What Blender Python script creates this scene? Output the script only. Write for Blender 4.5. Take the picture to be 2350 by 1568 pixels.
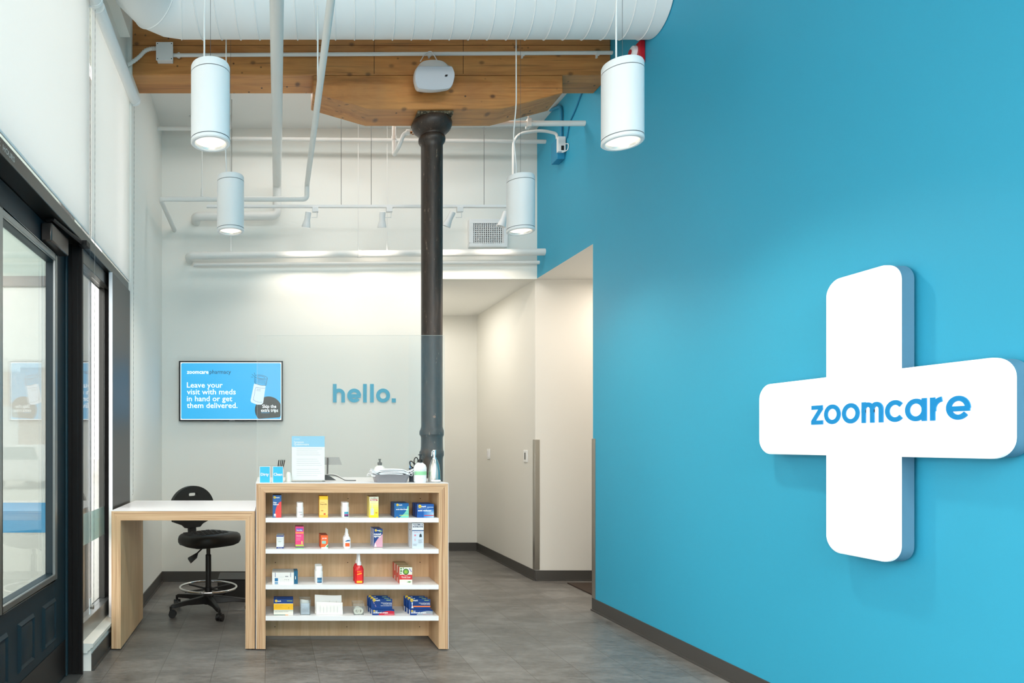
import bpy, bmesh, math, random
from mathutils import Vector, Matrix
random.seed(7)
PI = math.pi
for o in list(bpy.data.objects): bpy.data.objects.remove(o, do_unlink=True)
SC = bpy.context.scene
COL = SC.collection

# ------------------------------------------------------------------ camera
H = 1.327
cam = bpy.data.objects.new('camera', bpy.data.cameras.new('camera'))
COL.objects.link(cam)
cam.location = (0, 0, H)
cam.rotation_euler = (PI/2, 0, 0)
cam.data.sensor_width = 36.0
cam.data.lens = 24.0
cam.data.shift_x = (1175-618)/2350
cam.data.shift_y = (1018-784)/2350
cam.data.clip_start = .05
cam.data.clip_end = 200
SC.camera = cam

# ------------------------------------------------------------------ world, exposure
w = bpy.data.worlds.new('world'); SC.world = w; w.use_nodes = True
bg = w.node_tree.nodes['Background']
bg.inputs[0].default_value = (.995, .985, .965, 1); bg.inputs[1].default_value = 2.5
SC.view_settings.view_transform = 'Standard'
SC.view_settings.look = 'None'
SC.view_settings.exposure = 0.55
SC.view_settings.gamma = 1.0

def light(name, kind, loc, energy, color=(1, 1, 1), rot=(0, 0, 0), **kw):
    L = bpy.data.lights.new(name, kind); L.energy = energy; L.color = color
    for k, v in kw.items(): setattr(L, k, v)
    o = bpy.data.objects.new(name, L); COL.objects.link(o)
    o.location = loc; o.rotation_euler = rot
    return o
# added area lamps: fill behind the camera, daylight along the left windows
light('fill_rear', 'AREA', (.75, -3.42, 4.0), 80, (1, .985, .96), (PI/2-.5, 0, 0), shape='RECTANGLE', size=3.4, size_y=.8)
light('daylight_left', 'AREA', (-1.0, -.6, 1.5), 50, (.95, .98, 1), (PI/2, 0, -PI/2), shape='RECTANGLE', size=5.0, size_y=1.9)
# fill spots without fixtures, added to brighten the front room (above and behind the camera)
for x, y in ((.3, -.4), (1.7, -.4), (.3, -2.2), (1.7, -2.2)):
    light('fill_spot', 'SPOT', (x, y, 3.4), 100, (1, .93, .84), (0, 0, 0), spot_size=2.7, spot_blend=.9, shadow_soft_size=.15)
light('side_corridor_light', 'AREA', (3.5, 6.0, 2.88), 11, (1, .87, .75), (0, 0, 0), shape='RECTANGLE', size=.5, size_y=.5)
light('rear_bay_fill', 'AREA', (.9, 5.75, 4.33), 10, (1, .97, .93), (0, 0, 0), shape='RECTANGLE', size=2.4, size_y=.3)  # added fill, hidden behind the beam, to lift the rear bay
light('hallway_light', 'AREA', (1.9, 7.6, 2.88), 8, (1, .95, .86), (0, 0, 0), shape='RECTANGLE', size=.5, size_y=.8)

# ------------------------------------------------------------------ materials
def srgb(r, g, b):
    f = lambda c: (c/12.92 if c <= .04045 else ((c+.055)/1.055)**2.4)
    return (f(r/255), f(g/255), f(b/255), 1)
MATS = {}
def mat(name, col, rough=.5, metal=0, emit=0, spec=.5, coat=0, emitcol=None, trans=0):
    if name in MATS: return MATS[name]
    m = bpy.data.materials.new(name); m.use_nodes = True
    b = m.node_tree.nodes['Principled BSDF']
    if len(col) == 3: col = srgb(*col)
    b.inputs['Base Color'].default_value = col
    b.inputs['Roughness'].default_value = rough
    b.inputs['Metallic'].default_value = metal
    b.inputs['Specular IOR Level'].default_value = spec
    b.inputs['Coat Weight'].default_value = coat
    if emit:
        b.inputs['Emission Color'].default_value = emitcol or col
        b.inputs['Emission Strength'].default_value = emit
    if trans: b.inputs['Transmission Weight'].default_value = trans
    MATS[name] = m
    return m
def nt(m):
    t = m.node_tree
    return t, t.nodes, t.links, t.nodes['Principled BSDF']
def coords(t, scale=(1, 1, 1), kind='Object', rot=(0, 0, 0)):
    tc = t.nodes.new('ShaderNodeTexCoord'); mp = t.nodes.new('ShaderNodeMapping')
    mp.inputs['Scale'].default_value = scale; mp.inputs['Rotation'].default_value = rot
    t.links.new(tc.outputs[kind], mp.inputs[0]); return mp.outputs[0]
def noise(t, vec, scale, detail=4, rough=.5, dist=0):
    n = t.nodes.new('ShaderNodeTexNoise'); n.inputs['Scale'].default_value = scale
    n.inputs['Detail'].default_value = detail; n.inputs['Roughness'].default_value = rough
    n.inputs['Distortion'].default_value = dist
    t.links.new(vec, n.inputs['Vector']); return n.outputs['Fac']
def ramp(t, fac, stops):
    r = t.nodes.new('ShaderNodeValToRGB'); e = r.color_ramp.elements
    while len(e) < len(stops): e.new(.5)
    for k, (p, c) in enumerate(stops):
        e[k].position = p; e[k].color = c if len(c) == 4 else srgb(*c)
    t.links.new(fac, r.inputs[0]); return r.outputs[0]
def mixc(t, fac, a, b, mode='MIX'):
    m = t.nodes.new('ShaderNodeMix'); m.data_type = 'RGBA'; m.blend_type = mode
    if isinstance(fac, (int, float)): m.inputs[0].default_value = fac
    else: t.links.new(fac, m.inputs[0])
    for s, i in ((a, 6), (b, 7)):
        if isinstance(s, tuple): m.inputs[i].default_value = s
        else: t.links.new(s, m.inputs[i])
    return m.outputs[2]
def bump(t, b, h, strength=.1, dist=.01):
    n = t.nodes.new('ShaderNodeBump'); n.inputs['Strength'].default_value = strength
    n.inputs['Distance'].default_value = dist
    t.links.new(h, n.inputs['Height']); t.links.new(n.outputs[0], b.inputs['Normal'])

def paint(name, col, rough=.55, b_=.03):
    m = mat(name, col, rough); t, N, L, b = nt(m)
    v = coords(t); bump(t, b, noise(t, v, 260, 2), b_, .002)
    return m
WHITE = paint('white_wall_paint', (236, 237, 231), .6)
CEIL = paint('white_ceiling_paint', (238, 238, 234), .7)
CORR = paint('corridor_wall_paint', (226, 224, 217), .6)
BLUE = paint('blue_wall_paint', (50, 165, 200), .5, .05)
BASEB = mat('charcoal_rubber_base', (72, 70, 67), .45)
WMET = mat('white_painted_metal', (238, 240, 240), .4)
PIPEW = mat('white_painted_pipe', (233, 233, 229), .45)
DUCTM = mat('white_duct_paint', (238, 239, 238), .45)
LAM = mat('white_laminate', (236, 236, 240), .25)
SHELFW = mat('white_shelf_board', (240, 240, 240), .4)
BLACKP = mat('black_plastic', (20, 20, 21), .45)
SEATM = mat('black_polyurethane', (25, 27, 26), .5)
CHROME = mat('chrome', (225, 225, 225), .12, 1)
STEEL = mat('brushed_steel', (196, 194, 188), .28, 1)
ALU = mat('dark_bronze_aluminium', (92, 92, 90), .3, .9)
ALUL = mat('grey_aluminium', (150, 155, 155), .3, .85)
BLACKF = mat('black_frame_paint', (18, 17, 17), .5, spec=.25)
TEAL = mat('dark_teal_door_paint', (18, 38, 46), .42, spec=.35)
KICK = mat('black_kick_plate', (26, 25, 25), .3)
STONE = mat('white_sill_paint', (232, 234, 228), .35)
BRONZE = mat('bronze_closer_cover', (88, 80, 76), .3, .75)
BLUEP = mat('blue_painted_conduit', (38, 140, 180), .45)
CORD = mat('white_cord', (232, 232, 230), .5)
WIRE = mat('dark_steel_wire', (95, 97, 98), .4, .6)
CYAN = mat('sign_blue', (0, 138, 204), .4)
HELLO = mat('hello_blue', (58, 172, 208), .5)
DARK = mat('dark_hole', (20, 20, 20), .8)
RED = mat('alarm_red', (180, 20, 35), .35)

m = mat('birch_veneer', (222, 190, 150), .5); BIRCH = m; t, N, L, b = nt(m)
v = coords(t, (1.0, 1.0, .12)); n1 = noise(t, v, 7, 5, .55, 1.4); n2 = noise(t, coords(t, (1, 1, .05)), 60, 3)
c = ramp(t, n1, [(.3, (198, 160, 116)), (.5, (214, 178, 134)), (.7, (224, 192, 150))])
c = mixc(t, .16, c, ramp(t, n2, [(.3, (170, 130, 90)), (.65, (240, 218, 184))]))
L.new(c, b.inputs['Base Color'])
def plymat(name, scale):
    m = mat(name, (220, 185, 145), .5); t, N, L, b = nt(m)
    n1 = noise(t, coords(t, scale), 1.0, 2, .6)
    n2 = noise(t, coords(t, tuple(s*3.1 for s in scale)), 1.0, 3, .6)
    c = ramp(t, n1, [(.34, (150, 104, 70)), (.42, (198, 154, 112)), (.52, (222, 188, 148)), (.64, (200, 156, 114))])
    c = mixc(t, .3, c, ramp(t, n2, [(.36, (150, 104, 70)), (.6, (228, 198, 160))]))
    L.new(c, b.inputs['Base Color']); return m
PLYV = plymat('plywood_edge_upright', (150, 6, 1.2))
PLYH = plymat('plywood_edge_level', (1.2, 6, 150))

m = mat('old_fir_timber', (180, 115, 55), .5); FIR = m; t, N, L, b = nt(m)
v = coords(t, (.35, 3.0, 3.0))
n1 = noise(t, v, 3.2, 6, .6, 1.2); n2 = noise(t, coords(t, (.6, 14, 14)), 3, 4, .6, .4)
c = ramp(t, n1, [(.28, (146, 88, 40)), (.45, (192, 122, 60)), (.58, (212, 146, 80)), (.75, (188, 120, 62))])
c = mixc(t, .35, c, ramp(t, n2, [(.3, (112, 66, 30)), (.65, (204, 142, 78))]))
vo = t.nodes.new('ShaderNodeTexVoronoi'); vo.voronoi_dimensions = '2D'; vo.inputs['Scale'].default_value = 3.1; vo.inputs['Randomness'].default_value = 1
L.new(coords(t, (1, 1, 1.7), rot=(PI/2-.6, 0, 0)), vo.inputs['Vector'])
kn = ramp(t, vo.outputs['Distance'], [(.035, (.9, .9, .9, 1)), (.055, (.45, .45, .45, 1)), (.09, (0, 0, 0, 1))])
c = mixc(t, kn, c, srgb(78, 44, 24))
vo2 = t.nodes.new('ShaderNodeTexVoronoi'); vo2.voronoi_dimensions = '2D'; vo2.inputs['Scale'].default_value = 9
L.new(coords(t, (.7, .8, .9), rot=(PI/2-.6, 0, .3)), vo2.inputs['Vector'])
kn2 = ramp(t, vo2.outputs['Distance'], [(.03, (1, 1, 1, 1)), (.06, (0, 0, 0, 1))])
mk = ramp(t, noise(t, coords(t), 2.2, 2), [(.5, (0, 0, 0, 1)), (.56, (1, 1, 1, 1))])
kn2 = mixc(t, 1.0, kn2, mk, 'MULTIPLY')
c = mixc(t, kn2, c, srgb(60, 34, 20))
crk = ramp(t, noise(t, coords(t, (.5, 9, 16)), 2.6, 3, .5, .5), [(.30, (.75, .75, .75, 1)), (.36, (0, 0, 0, 1))])
c = mixc(t, crk, c, srgb(70, 40, 22))
band = ramp(t, noise(t, coords(t, (.12, 4, 5.5)), 2.0, 2), [(.35, (0, 0, 0, 1)), (.65, (.35, .35, .35, 1))])
c = mixc(t, band, c, srgb(222, 158, 92))
gr = ramp(t, noise(t, coords(t, (1, 1, .4)), 1.6, 3, .6), [(.5, (0, 0, 0, 1)), (.75, (.45, .45, .45, 1))])
c = mixc(t, gr, c, srgb(122, 98, 76))
L.new(c, b.inputs['Base Color']); bump(t, b, n2, .25, .004)

m = mat('cast_iron_paint', (50, 42, 38), .42, 0); IRON = m; t, N, L, b = nt(m)
n1 = noise(t, coords(t, (14, 14, 2.2)), 4, 4, .7)
c = ramp(t, n1, [(.3, (42, 33, 27)), (.66, (66, 52, 43)), (.655, (72, 58, 48)), (.675, (150, 134, 114))])
L.new(c, b.inputs['Base Color']); bump(t, b, noise(t, coords(t), 30, 3), .15, .004)

m = mat('crumbled_packing', (96, 84, 66), .9); CRUMB = m; t, N, L, b = nt(m)
n1 = noise(t, coords(t), 90, 4, .7)
L.new(ramp(t, n1, [(.4, (26, 22, 18)), (.55, (110, 98, 76)), (.7, (176, 164, 136))]), b.inputs['Base Color'])

m = mat('grey_vinyl_tile', (120, 118, 114), .36); FLOORM = m; t, N, L, b = nt(m)
tc = t.nodes.new('ShaderNodeTexCoord'); mp = t.nodes.new('ShaderNodeMapping')
mp.inputs['Location'].default_value = (0, .024, 0); mp.inputs['Rotation'].default_value = (0, 0, PI/2)
L.new(tc.outputs['Object'], mp.inputs[0])
br = t.nodes.new('ShaderNodeTexBrick'); br.offset = .5; br.inputs['Scale'].default_value = 1
br.inputs['Brick Width'].default_value = .61; br.inputs['Row Height'].default_value = .305
br.inputs['Mortar Size'].default_value = .0016; br.inputs['Mortar Smooth'].default_value = .2
br.inputs['Color1'].default_value = (0, 0, 0, 1); br.inputs['Color2'].default_value = (1, 1, 1, 1)
br.inputs['Mortar'].default_value = (.5, .5, .5, 1)
L.new(mp.outputs[0], br.inputs['Vector'])
n1 = noise(t, coords(t, (1.0, 2.2, 1)), 2.4, 7, .68, .5); n2 = noise(t, coords(t, (1.4, 3.5, 1)), 11, 5, .7)
c = ramp(t, n1, [(.34, (60, 57, 54)), (.5, (92, 89, 85)), (.66, (128, 125, 121))])
c = mixc(t, .42, c, ramp(t, n2, [(.34, (64, 62, 59)), (.7, (150, 148, 144))]))
c = mixc(t, .04, c, br.outputs['Color'])
c = mixc(t, br.outputs['Fac'], c, srgb(74, 70, 66))
L.new(c, b.inputs['Base Color'])
L.new(ramp(t, n2, [(.3, (.30, .30, .30, 1)), (.7, (.44, .44, .44, 1))]), b.inputs['Roughness'])
bump(t, b, n2, .05, .002)

def glassmat(name, tint=(.965, .972, .965, 1), ior=1.5, haze=0.0, boost=1.0, hc=(.9, .92, .9, 1)):
    m = bpy.data.materials.new(name); m.use_nodes = True; t = m.node_tree; t.nodes.clear()
    out = t.nodes.new('ShaderNodeOutputMaterial'); mx = t.nodes.new('ShaderNodeMixShader')
    tr = t.nodes.new('ShaderNodeBsdfTransparent'); tr.inputs[0].default_value = tint
    gl = t.nodes.new('ShaderNodeBsdfGlossy'); gl.inputs['Roughness'].default_value = .02
    fr = t.nodes.new('ShaderNodeFresnel'); ge = t.nodes.new('ShaderNodeNewGeometry')
    ma = t.nodes.new('ShaderNodeMath'); ma.operation = 'MULTIPLY_ADD'; ma.inputs[1].default_value = 1/ior-ior; ma.inputs[2].default_value = ior
    t.links.new(ge.outputs['Backfacing'], ma.inputs[0]); t.links.new(ma.outputs[0], fr.inputs[0])   # same reflectance from both sides of the pane
    mul = t.nodes.new('ShaderNodeMath'); mul.operation = 'MULTIPLY'; mul.inputs[1].default_value = boost; mul.use_clamp = True
    t.links.new(fr.outputs[0], mul.inputs[0]); t.links.new(mul.outputs[0], mx.inputs[0])
    t.links.new(tr.outputs[0], mx.inputs[1]); t.links.new(gl.outputs[0], mx.inputs[2])
    last = mx.outputs[0]
    if haze:
        df = t.nodes.new('ShaderNodeBsdfDiffuse'); df.inputs[0].default_value = hc
        m2 = t.nodes.new('ShaderNodeMixShader'); m2.inputs[0].default_value = haze
        t.links.new(last, m2.inputs[1]); t.links.new(df.outputs[0], m2.inputs[2]); last = m2.outputs[0]
    t.links.new(last, out.inputs[0]); MATS[name] = m; return m
GLASS = glassmat('window_glass', boost=1.3)
ACRYL = glassmat('clear_acrylic', (.98, .985, .98, 1), 1.49, .012, .6)
CUPP = glassmat('clear_plastic_tub', (.95, .97, .97, 1), 1.45, .06)
BAND = mat('blue_window_film', (40, 132, 176), .5)
m = bpy.data.materials.new('blind_fabric'); m.use_nodes = True; t = m.node_tree; t.nodes.clear(); BLIND = m
out = t.nodes.new('ShaderNodeOutputMaterial'); mx = t.nodes.new('ShaderNodeMixShader'); mx.inputs[0].default_value = .6
df = t.nodes.new('ShaderNodeBsdfDiffuse'); df.inputs[0].default_value = (.88, .875, .86, 1)
tl = t.nodes.new('ShaderNodeBsdfTranslucent'); tl.inputs[0].default_value = (.87, .865, .85, 1)
t.links.new(df.outputs[0], mx.inputs[1]); t.links.new(tl.outputs[0], mx.inputs[2]); t.links.new(mx.outputs[0], out.inputs[0])
LENS = mat('lit_lamp_lens', (255, 250, 240), .3, emit=.62, emitcol=(1, .88, .74, 1))
SIGNF = mat('lit_sign_face', (250, 252, 250), .35, emit=.30, emitcol=(.98, 1, .98, 1))
SIGNS = mat('sign_return', (92, 138, 164), .45)
SCRB = mat('screen_blue', (30, 130, 180), .3, emit=.50, emitcol=srgb(52, 182, 236))
SCRW = mat('screen_white', (235, 245, 250), .3, emit=.55, emitcol=(.86, .95, 1, 1))
SCRD = mat('screen_navy', (20, 70, 100), .3, emit=.06)
SCRK = mat('screen_black', (40, 46, 48), .3, emit=.05)
SCRG = mat('screen_grey', (196, 214, 232), .3, emit=.45)

# ------------------------------------------------------------------ mesh builder
class MB:
    def __init__(s): s.v = []; s.f = []; s.m = []; s.sm = []; s.mats = []
    def mi(s, m):
        if m not in s.mats: s.mats.append(m)
        return s.mats.index(m)
    def add(s, vs, fs, m, smooth=False):
        b = len(s.v); s.v += [tuple(p) for p in vs]; k = s.mi(m)
        for f in fs: s.f.append(tuple(i+b for i in f)); s.m.append(k); s.sm.append(smooth)
    def box(s, lo, hi, m):
        x0, y0, z0 = lo; x1, y1, z1 = hi
        s.add([(x0,y0,z0),(x1,y0,z0),(x1,y1,z0),(x0,y1,z0),(x0,y0,z1),(x1,y0,z1),(x1,y1,z1),(x0,y1,z1)],
              [(0,3,2,1),(4,5,6,7),(0,1,5,4),(1,2,6,5),(2,3,7,6),(3,0,4,7)], m)
    def obox(s, c, u, v, w_, m):       # oriented box, half-vectors
        c, u, v, w_ = map(Vector, (c, u, v, w_))
        vs = [c-u-v-w_, c+u-v-w_, c+u+v-w_, c-u+v-w_, c-u-v+w_, c+u-v+w_, c+u+v+w_, c-u+v+w_]
        s.add(vs, [(0,3,2,1),(4,5,6,7),(0,1,5,4),(1,2,6,5),(2,3,7,6),(3,0,4,7)], m)
    def prism(s, pts, dirv, m, m2=None, smooth=False):   # planar polygon extruded
        d = Vector(dirv); n = len(pts); P = [Vector(p) for p in pts]
        s.add(P+[p+d for p in P], [tuple(range(n))[::-1], tuple(range(n, 2*n))], m)
        s.add(P+[p+d for p in P], [(i, (i+1) % n, n+(i+1) % n, n+i) for i in range(n)], m2 or m, smooth)
    def lathe(s, prof, m, c=(0, 0, 0), n=32, axis='Z', sx=1, sy=1, cap=True):
        vs = []; fs = []
        for r, z in prof:
            for k in range(n):
                a = 2*PI*k/n
                if axis == 'Z': p = (c[0]+r*sx*math.cos(a), c[1]+r*sy*math.sin(a), c[2]+z)
                elif axis == 'Y': p = (c[0]+r*math.cos(a), c[1]+z, c[2]+r*math.sin(a))
                else: p = (c[0]+z, c[1]+r*math.cos(a), c[2]+r*math.sin(a))
                vs.append(p)
        for i in range(len(prof)-1):
            for k in range(n):
                a, b = i*n+k, i*n+(k+1) % n
                fs.append((a, b, b+n, a+n) if axis != 'Y' else (a, a+n, b+n, b))
        s.add(vs, fs, m, True)
        if cap:
            s.add(vs[:n], [tuple(range(n))[::-1]], m); s.add(vs[-n:], [tuple(range(n))], m)
    def tube(s, pts, r, m, n=12, cap=True, closed=False):
        P = [Vector(p) for p in pts]; rs = r if isinstance(r, (list, tuple)) else [r]*len(P)
        vs = []; fs = []; N_ = len(P); up = None
        for i in range(N_):
            if closed: d = (P[(i+1) % N_]-P[i-1])
            else: d = (P[min(i+1, N_-1)]-P[max(i-1, 0)])
            d.normalize()
            if up is None:
                up = Vector((0, 0, 1)) if abs(d.z) < .9 else Vector((1, 0, 0))
            up = (up-d*up.dot(d)).normalized(); sd = d.cross(up)
            # mitre: scale is ignored for gentle bends
            for k in range(n):
                a = 2*PI*k/n; vs.append(P[i]+(up*math.cos(a)+sd*math.sin(a))*rs[i])
        R = N_ if closed else N_-1
        for i in range(R):
            j = (i+1) % N_
            for k in range(n):
                k2 = (k+1) % n; fs.append((i*n+k, i*n+k2, j*n+k2, j*n+k))
        s.add(vs, fs, m, True)
        if cap and not closed:
            s.add(vs[:n], [tuple(range(n))], m); s.add(vs[-n:], [tuple(range(n))[::-1]], m)
    def text(s, string, size, origin, m, u=(1, 0, 0), v=(0, 0, 1), bold=0.0, align='L', width=None):
        V, F, W_ = textgeo(string, bold)
        sc = size; sx = size
        if width: sx = width/W_
        off = {'L': 0, 'C': -W_*sx/2, 'R': -W_*sx}[align]
        o = Vector(origin); u = Vector(u); v = Vector(v)
        s.add([o+u*(x*sx+off)+v*(y*sc) for x, y in V], F, m)
    def strokes(s, lines, wd, origin, sc, m, u, v, n=(0, 0, 0)):   # flat ribbons, optionally thick
        o = Vector(origin); u = Vector(u); v = Vector(v); nn = Vector(n)
        for li, ln in enumerate(lines):
            closed = (ln[0] == ln[-1]) and len(ln) > 3; pts = ln[:-1] if closed else ln; q = len(pts)
            A = []; B = []
            for i in range(q):
                p0 = Vector(pts[i-1] if (closed or i > 0) else pts[0]); p1 = Vector(pts[(i+1) % q] if (closed or i < q-1) else pts[-1])
                c_ = Vector(pts[i]); d = p1-p0
                d1 = (c_-p0); d2 = (p1-c_)
                if d1.length < 1e-9: d1 = d2
                if d2.length < 1e-9: d2 = d1
                d = (d1.normalized()+d2.normalized()).normalized(); nr = Vector((-d.y, d.x))
                k = 1/max(.4, nr.dot(Vector((-d1.normalized().y, d1.normalized().x))))
                A.append(c_+nr*wd/2*k); B.append(c_-nr*wd/2*k)
            T = lambda p, e: o+u*(p.x*sc)+v*(p.y*sc)+nn*(e*(1+.12*li)+.05*li)
            vs = [T(p, 1) for p in A]+[T(p, 1) for p in B]; R = q if closed else q-1
            fs = [(i, i+q, (i+1) % q+q, (i+1) % q) for i in range(R)]
            s.add(vs, fs, m)
            if nn.length > 0:
                vs = [T(p, 1) for p in A]+[T(p, 1) for p in B]+[T(p, 0) for p in A]+[T(p, 0) for p in B]
                fs = []
                for i in range(R):
                    j = (i+1) % q; fs += [(i, j, j+2*q, i+2*q), (i+q, i+3*q, j+3*q, j+q)]
                if not closed: fs += [(0, 2*q, 3*q, q), (q-1, 2*q-1, 4*q-1, 3*q-1)]
                s.add(vs, fs, m)
    def build(s, name, parent=None, bevel=0, seg=2, loc=None, sub=0):
        me = bpy.data.meshes.new(name)
        o3 = Vector(loc) if loc else Vector((0, 0, 0))
        me.from_pydata([tuple(Vector(p)-o3) for p in s.v], [], s.f)
        for m in s.mats: me.materials.append(m)
        me.polygons.foreach_set('material_index', s.m); me.polygons.foreach_set('use_smooth', s.sm)
        bm = bmesh.new(); bm.from_mesh(me)
        bmesh.ops.remove_doubles(bm, verts=bm.verts, dist=1e-6)
        bmesh.ops.recalc_face_normals(bm, faces=bm.faces)
        bm.to_mesh(me); bm.free()
        me.set_sharp_from_angle(angle=math.radians(38))
        me.update()
        o = bpy.data.objects.new(name, me); COL.objects.link(o); o.location = o3
        if parent: o.parent = parent; o.matrix_parent_inverse = Matrix.Identity(4); o.location = o3-parent.location if not parent.parent else o3-parent.location-parent.parent.location
        if bevel:
            bv = o.modifiers.new('bevel', 'BEVEL'); bv.width = bevel; bv.segments = seg; bv.limit_method = 'ANGLE'; bv.angle_limit = math.radians(50)
        if sub:
            sb = o.modifiers.new('sub', 'SUBSURF'); sb.levels = sub; sb.render_levels = sub
        return o
_TG = {}
def textgeo(string, bold=0.0):
    key = (string, bold)
    if key not in _TG:
        cu = bpy.data.curves.new('t', 'FONT'); cu.body = string; cu.size = 1.0; cu.offset = bold; cu.resolution_u = 2
        ob = bpy.data.objects.new('t', cu); COL.objects.link(ob)
        dg = bpy.context.evaluated_depsgraph_get(); dg.update()
        me = bpy.data.meshes.new_from_object(ob.evaluated_get(dg))
        V = [(v.co.x, v.co.y) for v in me.vertices]; F = [tuple(p.vertices) for p in me.polygons]
        mn = min(x for x, y in V); mxx = max(x for x, y in V)
        V = [(x-mn, y) for x, y in V]
        _TG[key] = (V, F, mxx-mn)
        bpy.data.objects.remove(ob); bpy.data.curves.remove(cu); bpy.data.meshes.remove(me)
    return _TG[key]
def tag(o, label, cat, group=None, kind=None):
    o['label'] = label; o['category'] = cat
    if group: o['group'] = group
    if kind: o['kind'] = kind
    return o
def empty(name, loc, label, cat, group=None, kind=None):
    o = bpy.data.objects.new(name, None); COL.objects.link(o); o.location = loc; o.empty_display_size = .05
    return tag(o, label, cat, group, kind)
def struct(name, mb, **k):
    o = mb.build(name, **k); o['kind'] = 'structure'; return o
def sbox(name, lo, hi, m, bevel=0):
    b = MB(); b.box(lo, hi, m); return struct(name, b, bevel=bevel)
def arc(cx, cy, r, a0, a1, n=16):
    return [(cx+r*math.cos(math.radians(a0+(a1-a0)*i/n)), cy+r*math.sin(math.radians(a0+(a1-a0)*i/n))) for i in range(n+1)]
def rrect(x0, z0, x1, z1, r, n=6):
    p = []
    for cx, cz, a in ((x1-r, z1-r, 0), (x0+r, z1-r, 90), (x0+r, z0+r, 180), (x1-r, z0+r, 270)):
        p += arc(cx, cz, r, a, a+90, n)
    return p
def bend(pts, r, n=6):      # round the corners of a polyline
    P = [Vector(p) for p in pts]; out = [P[0]]
    for i in range(1, len(P)-1):
        a = (P[i-1]-P[i]); b = (P[i+1]-P[i]); rr = min(r, a.length*.48, b.length*.48)
        a.normalize(); b.normalize(); A = P[i]+a*rr; B = P[i]+b*rr
        for k in range(n+1):
            t_ = k/n; out.append((1-t_)**2*A+2*t_*(1-t_)*P[i]+t_*t_*B)
    out.append(P[-1]); return out
def at(px, py, Y): return Vector(((px-618)/1567*Y, Y, H+(1018-py)/1567*Y))   # photo measurement -> point in the room

XL, XR, YB, CZ = -1.03, 2.57, 6.55, 4.75

# ================================================================== SETTING
b = MB(); b.box((-1.25, -3.6, -.12), (4.6, 8.7, 0), FLOORM); struct('floor', b)
sbox('ceiling', (-1.25, -3.6, 4.75), (2.75, 5.42, 4.9), CEIL)
sbox('ceiling', (-1.25, 5.42, 4.35), (2.75, 6.67, 4.5), CEIL)
sbox('ceiling', (1.4, 6.551, 2.91), (2.70, 8.7, 3.03), CEIL)
sbox('ceiling', (2.571, 5.35, 2.911), (4.6, 6.72, 3.031), CEIL)
# back wall, hallway
b = MB(); b.box((-1.25, YB, 0), (1.555, YB+.12, 4.6), WHITE); b.box((1.555, YB, 2.905), (XR, YB+.12, 4.6), WHITE)
struct('wall_back', b)
sbox('wall_hallway_left', (1.435, YB+.12, 0), (1.555, 8.45, 3.0), CORR)
sbox('wall_hallway_end', (1.435, 8.45, 0), (2.70, 8.6, 3.0), CORR)
b = MB(); b.box((XR, 6.6, 0), (XR+.12, 8.6, 2.95), CORR); b.box((XR+.12, 6.6, 0), (4.6, 6.72, 2.95), CORR)
struct('wall_hallway_right', b, bevel=.004)
sbox('wall_corridor_end', (4.5, 5.35, 0), (4.6, 6.6, 3.0), CORR)
# blue wall
b = MB()
b.box((XR, -3.6, 0), (XR+.12, 5.42, 4.9), BLUE); b.box((XR, 5.42, 2.912), (XR+.12, 6.67, 4.6), BLUE)
struct('wall_right', b)
sbox('wall_corridor_front', (XR+.121, 5.3, 0), (4.6, 5.419, 3.0), CORR)
sbox('wall_corridor_front', (XR+.001, 5.419, 0), (XR+.121, 5.426, 2.911), CORR)
# left wall
sbox('wall_left', (-1.25, 5.1, 0), (XL, YB, 4.6), WHITE)
sbox('wall_left', (-1.25, -3.6, 3.97), (-1.06, 5.1, 4.9), WHITE)
sbox('wall_left', (-1.25, 3.98, 0), (-1.038, 5.1, .118), WHITE)
sbox('trim_1', (-1.06, -3.4, 4.22), (-.99, 4.86, 4.75), WHITE)
# rear wall behind the camera: solid below, unseen high openings added above to let light in
b = MB()
b.box((-1.25, -3.6, 0), (2.6, -3.5, 3.5), WHITE); b.box((-1.25, -3.6, 4.5), (2.6, -3.5, 4.9), WHITE)
for x in (-1.2, .05, 1.3, 2.5): b.box((x-.04, -3.6, 3.5), (x+.04, -3.5, 4.5), BLACKF)
struct('wall_rear', b)
# header bar over door and window
b = MB()
b.box((-1.2, -3.5, 2.465), (-1.052, 5.1, 2.53), ALU)
b.box((-1.2, -3.5, 2.53), (-1.09, 5.1, 2.55), ALUL)
for q, y in enumerate((2.62,)):
    pass
struct('trim_2', b, bevel=.004)
bl_ = empty('bar_lettering', (-1.0515, 2.6, 2.486), 'pale BUSINESS HOURS lettering on the metal bar above the glass door', 'lettering')
for w_, y_, wd in (('BUSINESS', 2.47, .20), ('HOURS', 2.695, .125)):
    b = MB(); b.text(w_, .033, (-1.0515, y_, 2.486), mat('bar_letter_grey', (205, 208, 205), .5), u=(0, 1, 0), v=(0, 0, 1), bold=.01, width=wd); b.build('word', bl_)
MULL = mat('dark_grey_mullion', (62, 60, 60), .4)
# jamb post, window mullions
b = MB()
b.box((-1.17, 3.885, 0), (-1.066, 3.915, 2.465), BLACKF)
b.box((-1.12, 3.878, .02), (-1.085, 3.885, 2.465), BLACKF)
struct('trim_3', b, bevel=.003)
b = MB(); b.box((-1.066, 4.54, .17), (-1.04, 5.1, 2.465), MULL); struct('trim_4', b, bevel=.003)
b = MB(); b.box((-1.066, 4.536, .17), (-1.042, 4.54, 2.465), LAM); struct('trim_5', b)  # white strip paints in the light reflected by the post's front edge
b = MB(); b.box((-1.25, 5.07, .17), (-1.045, 5.1, 2.465), BLACKF); struct('trim_6', b)
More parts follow.
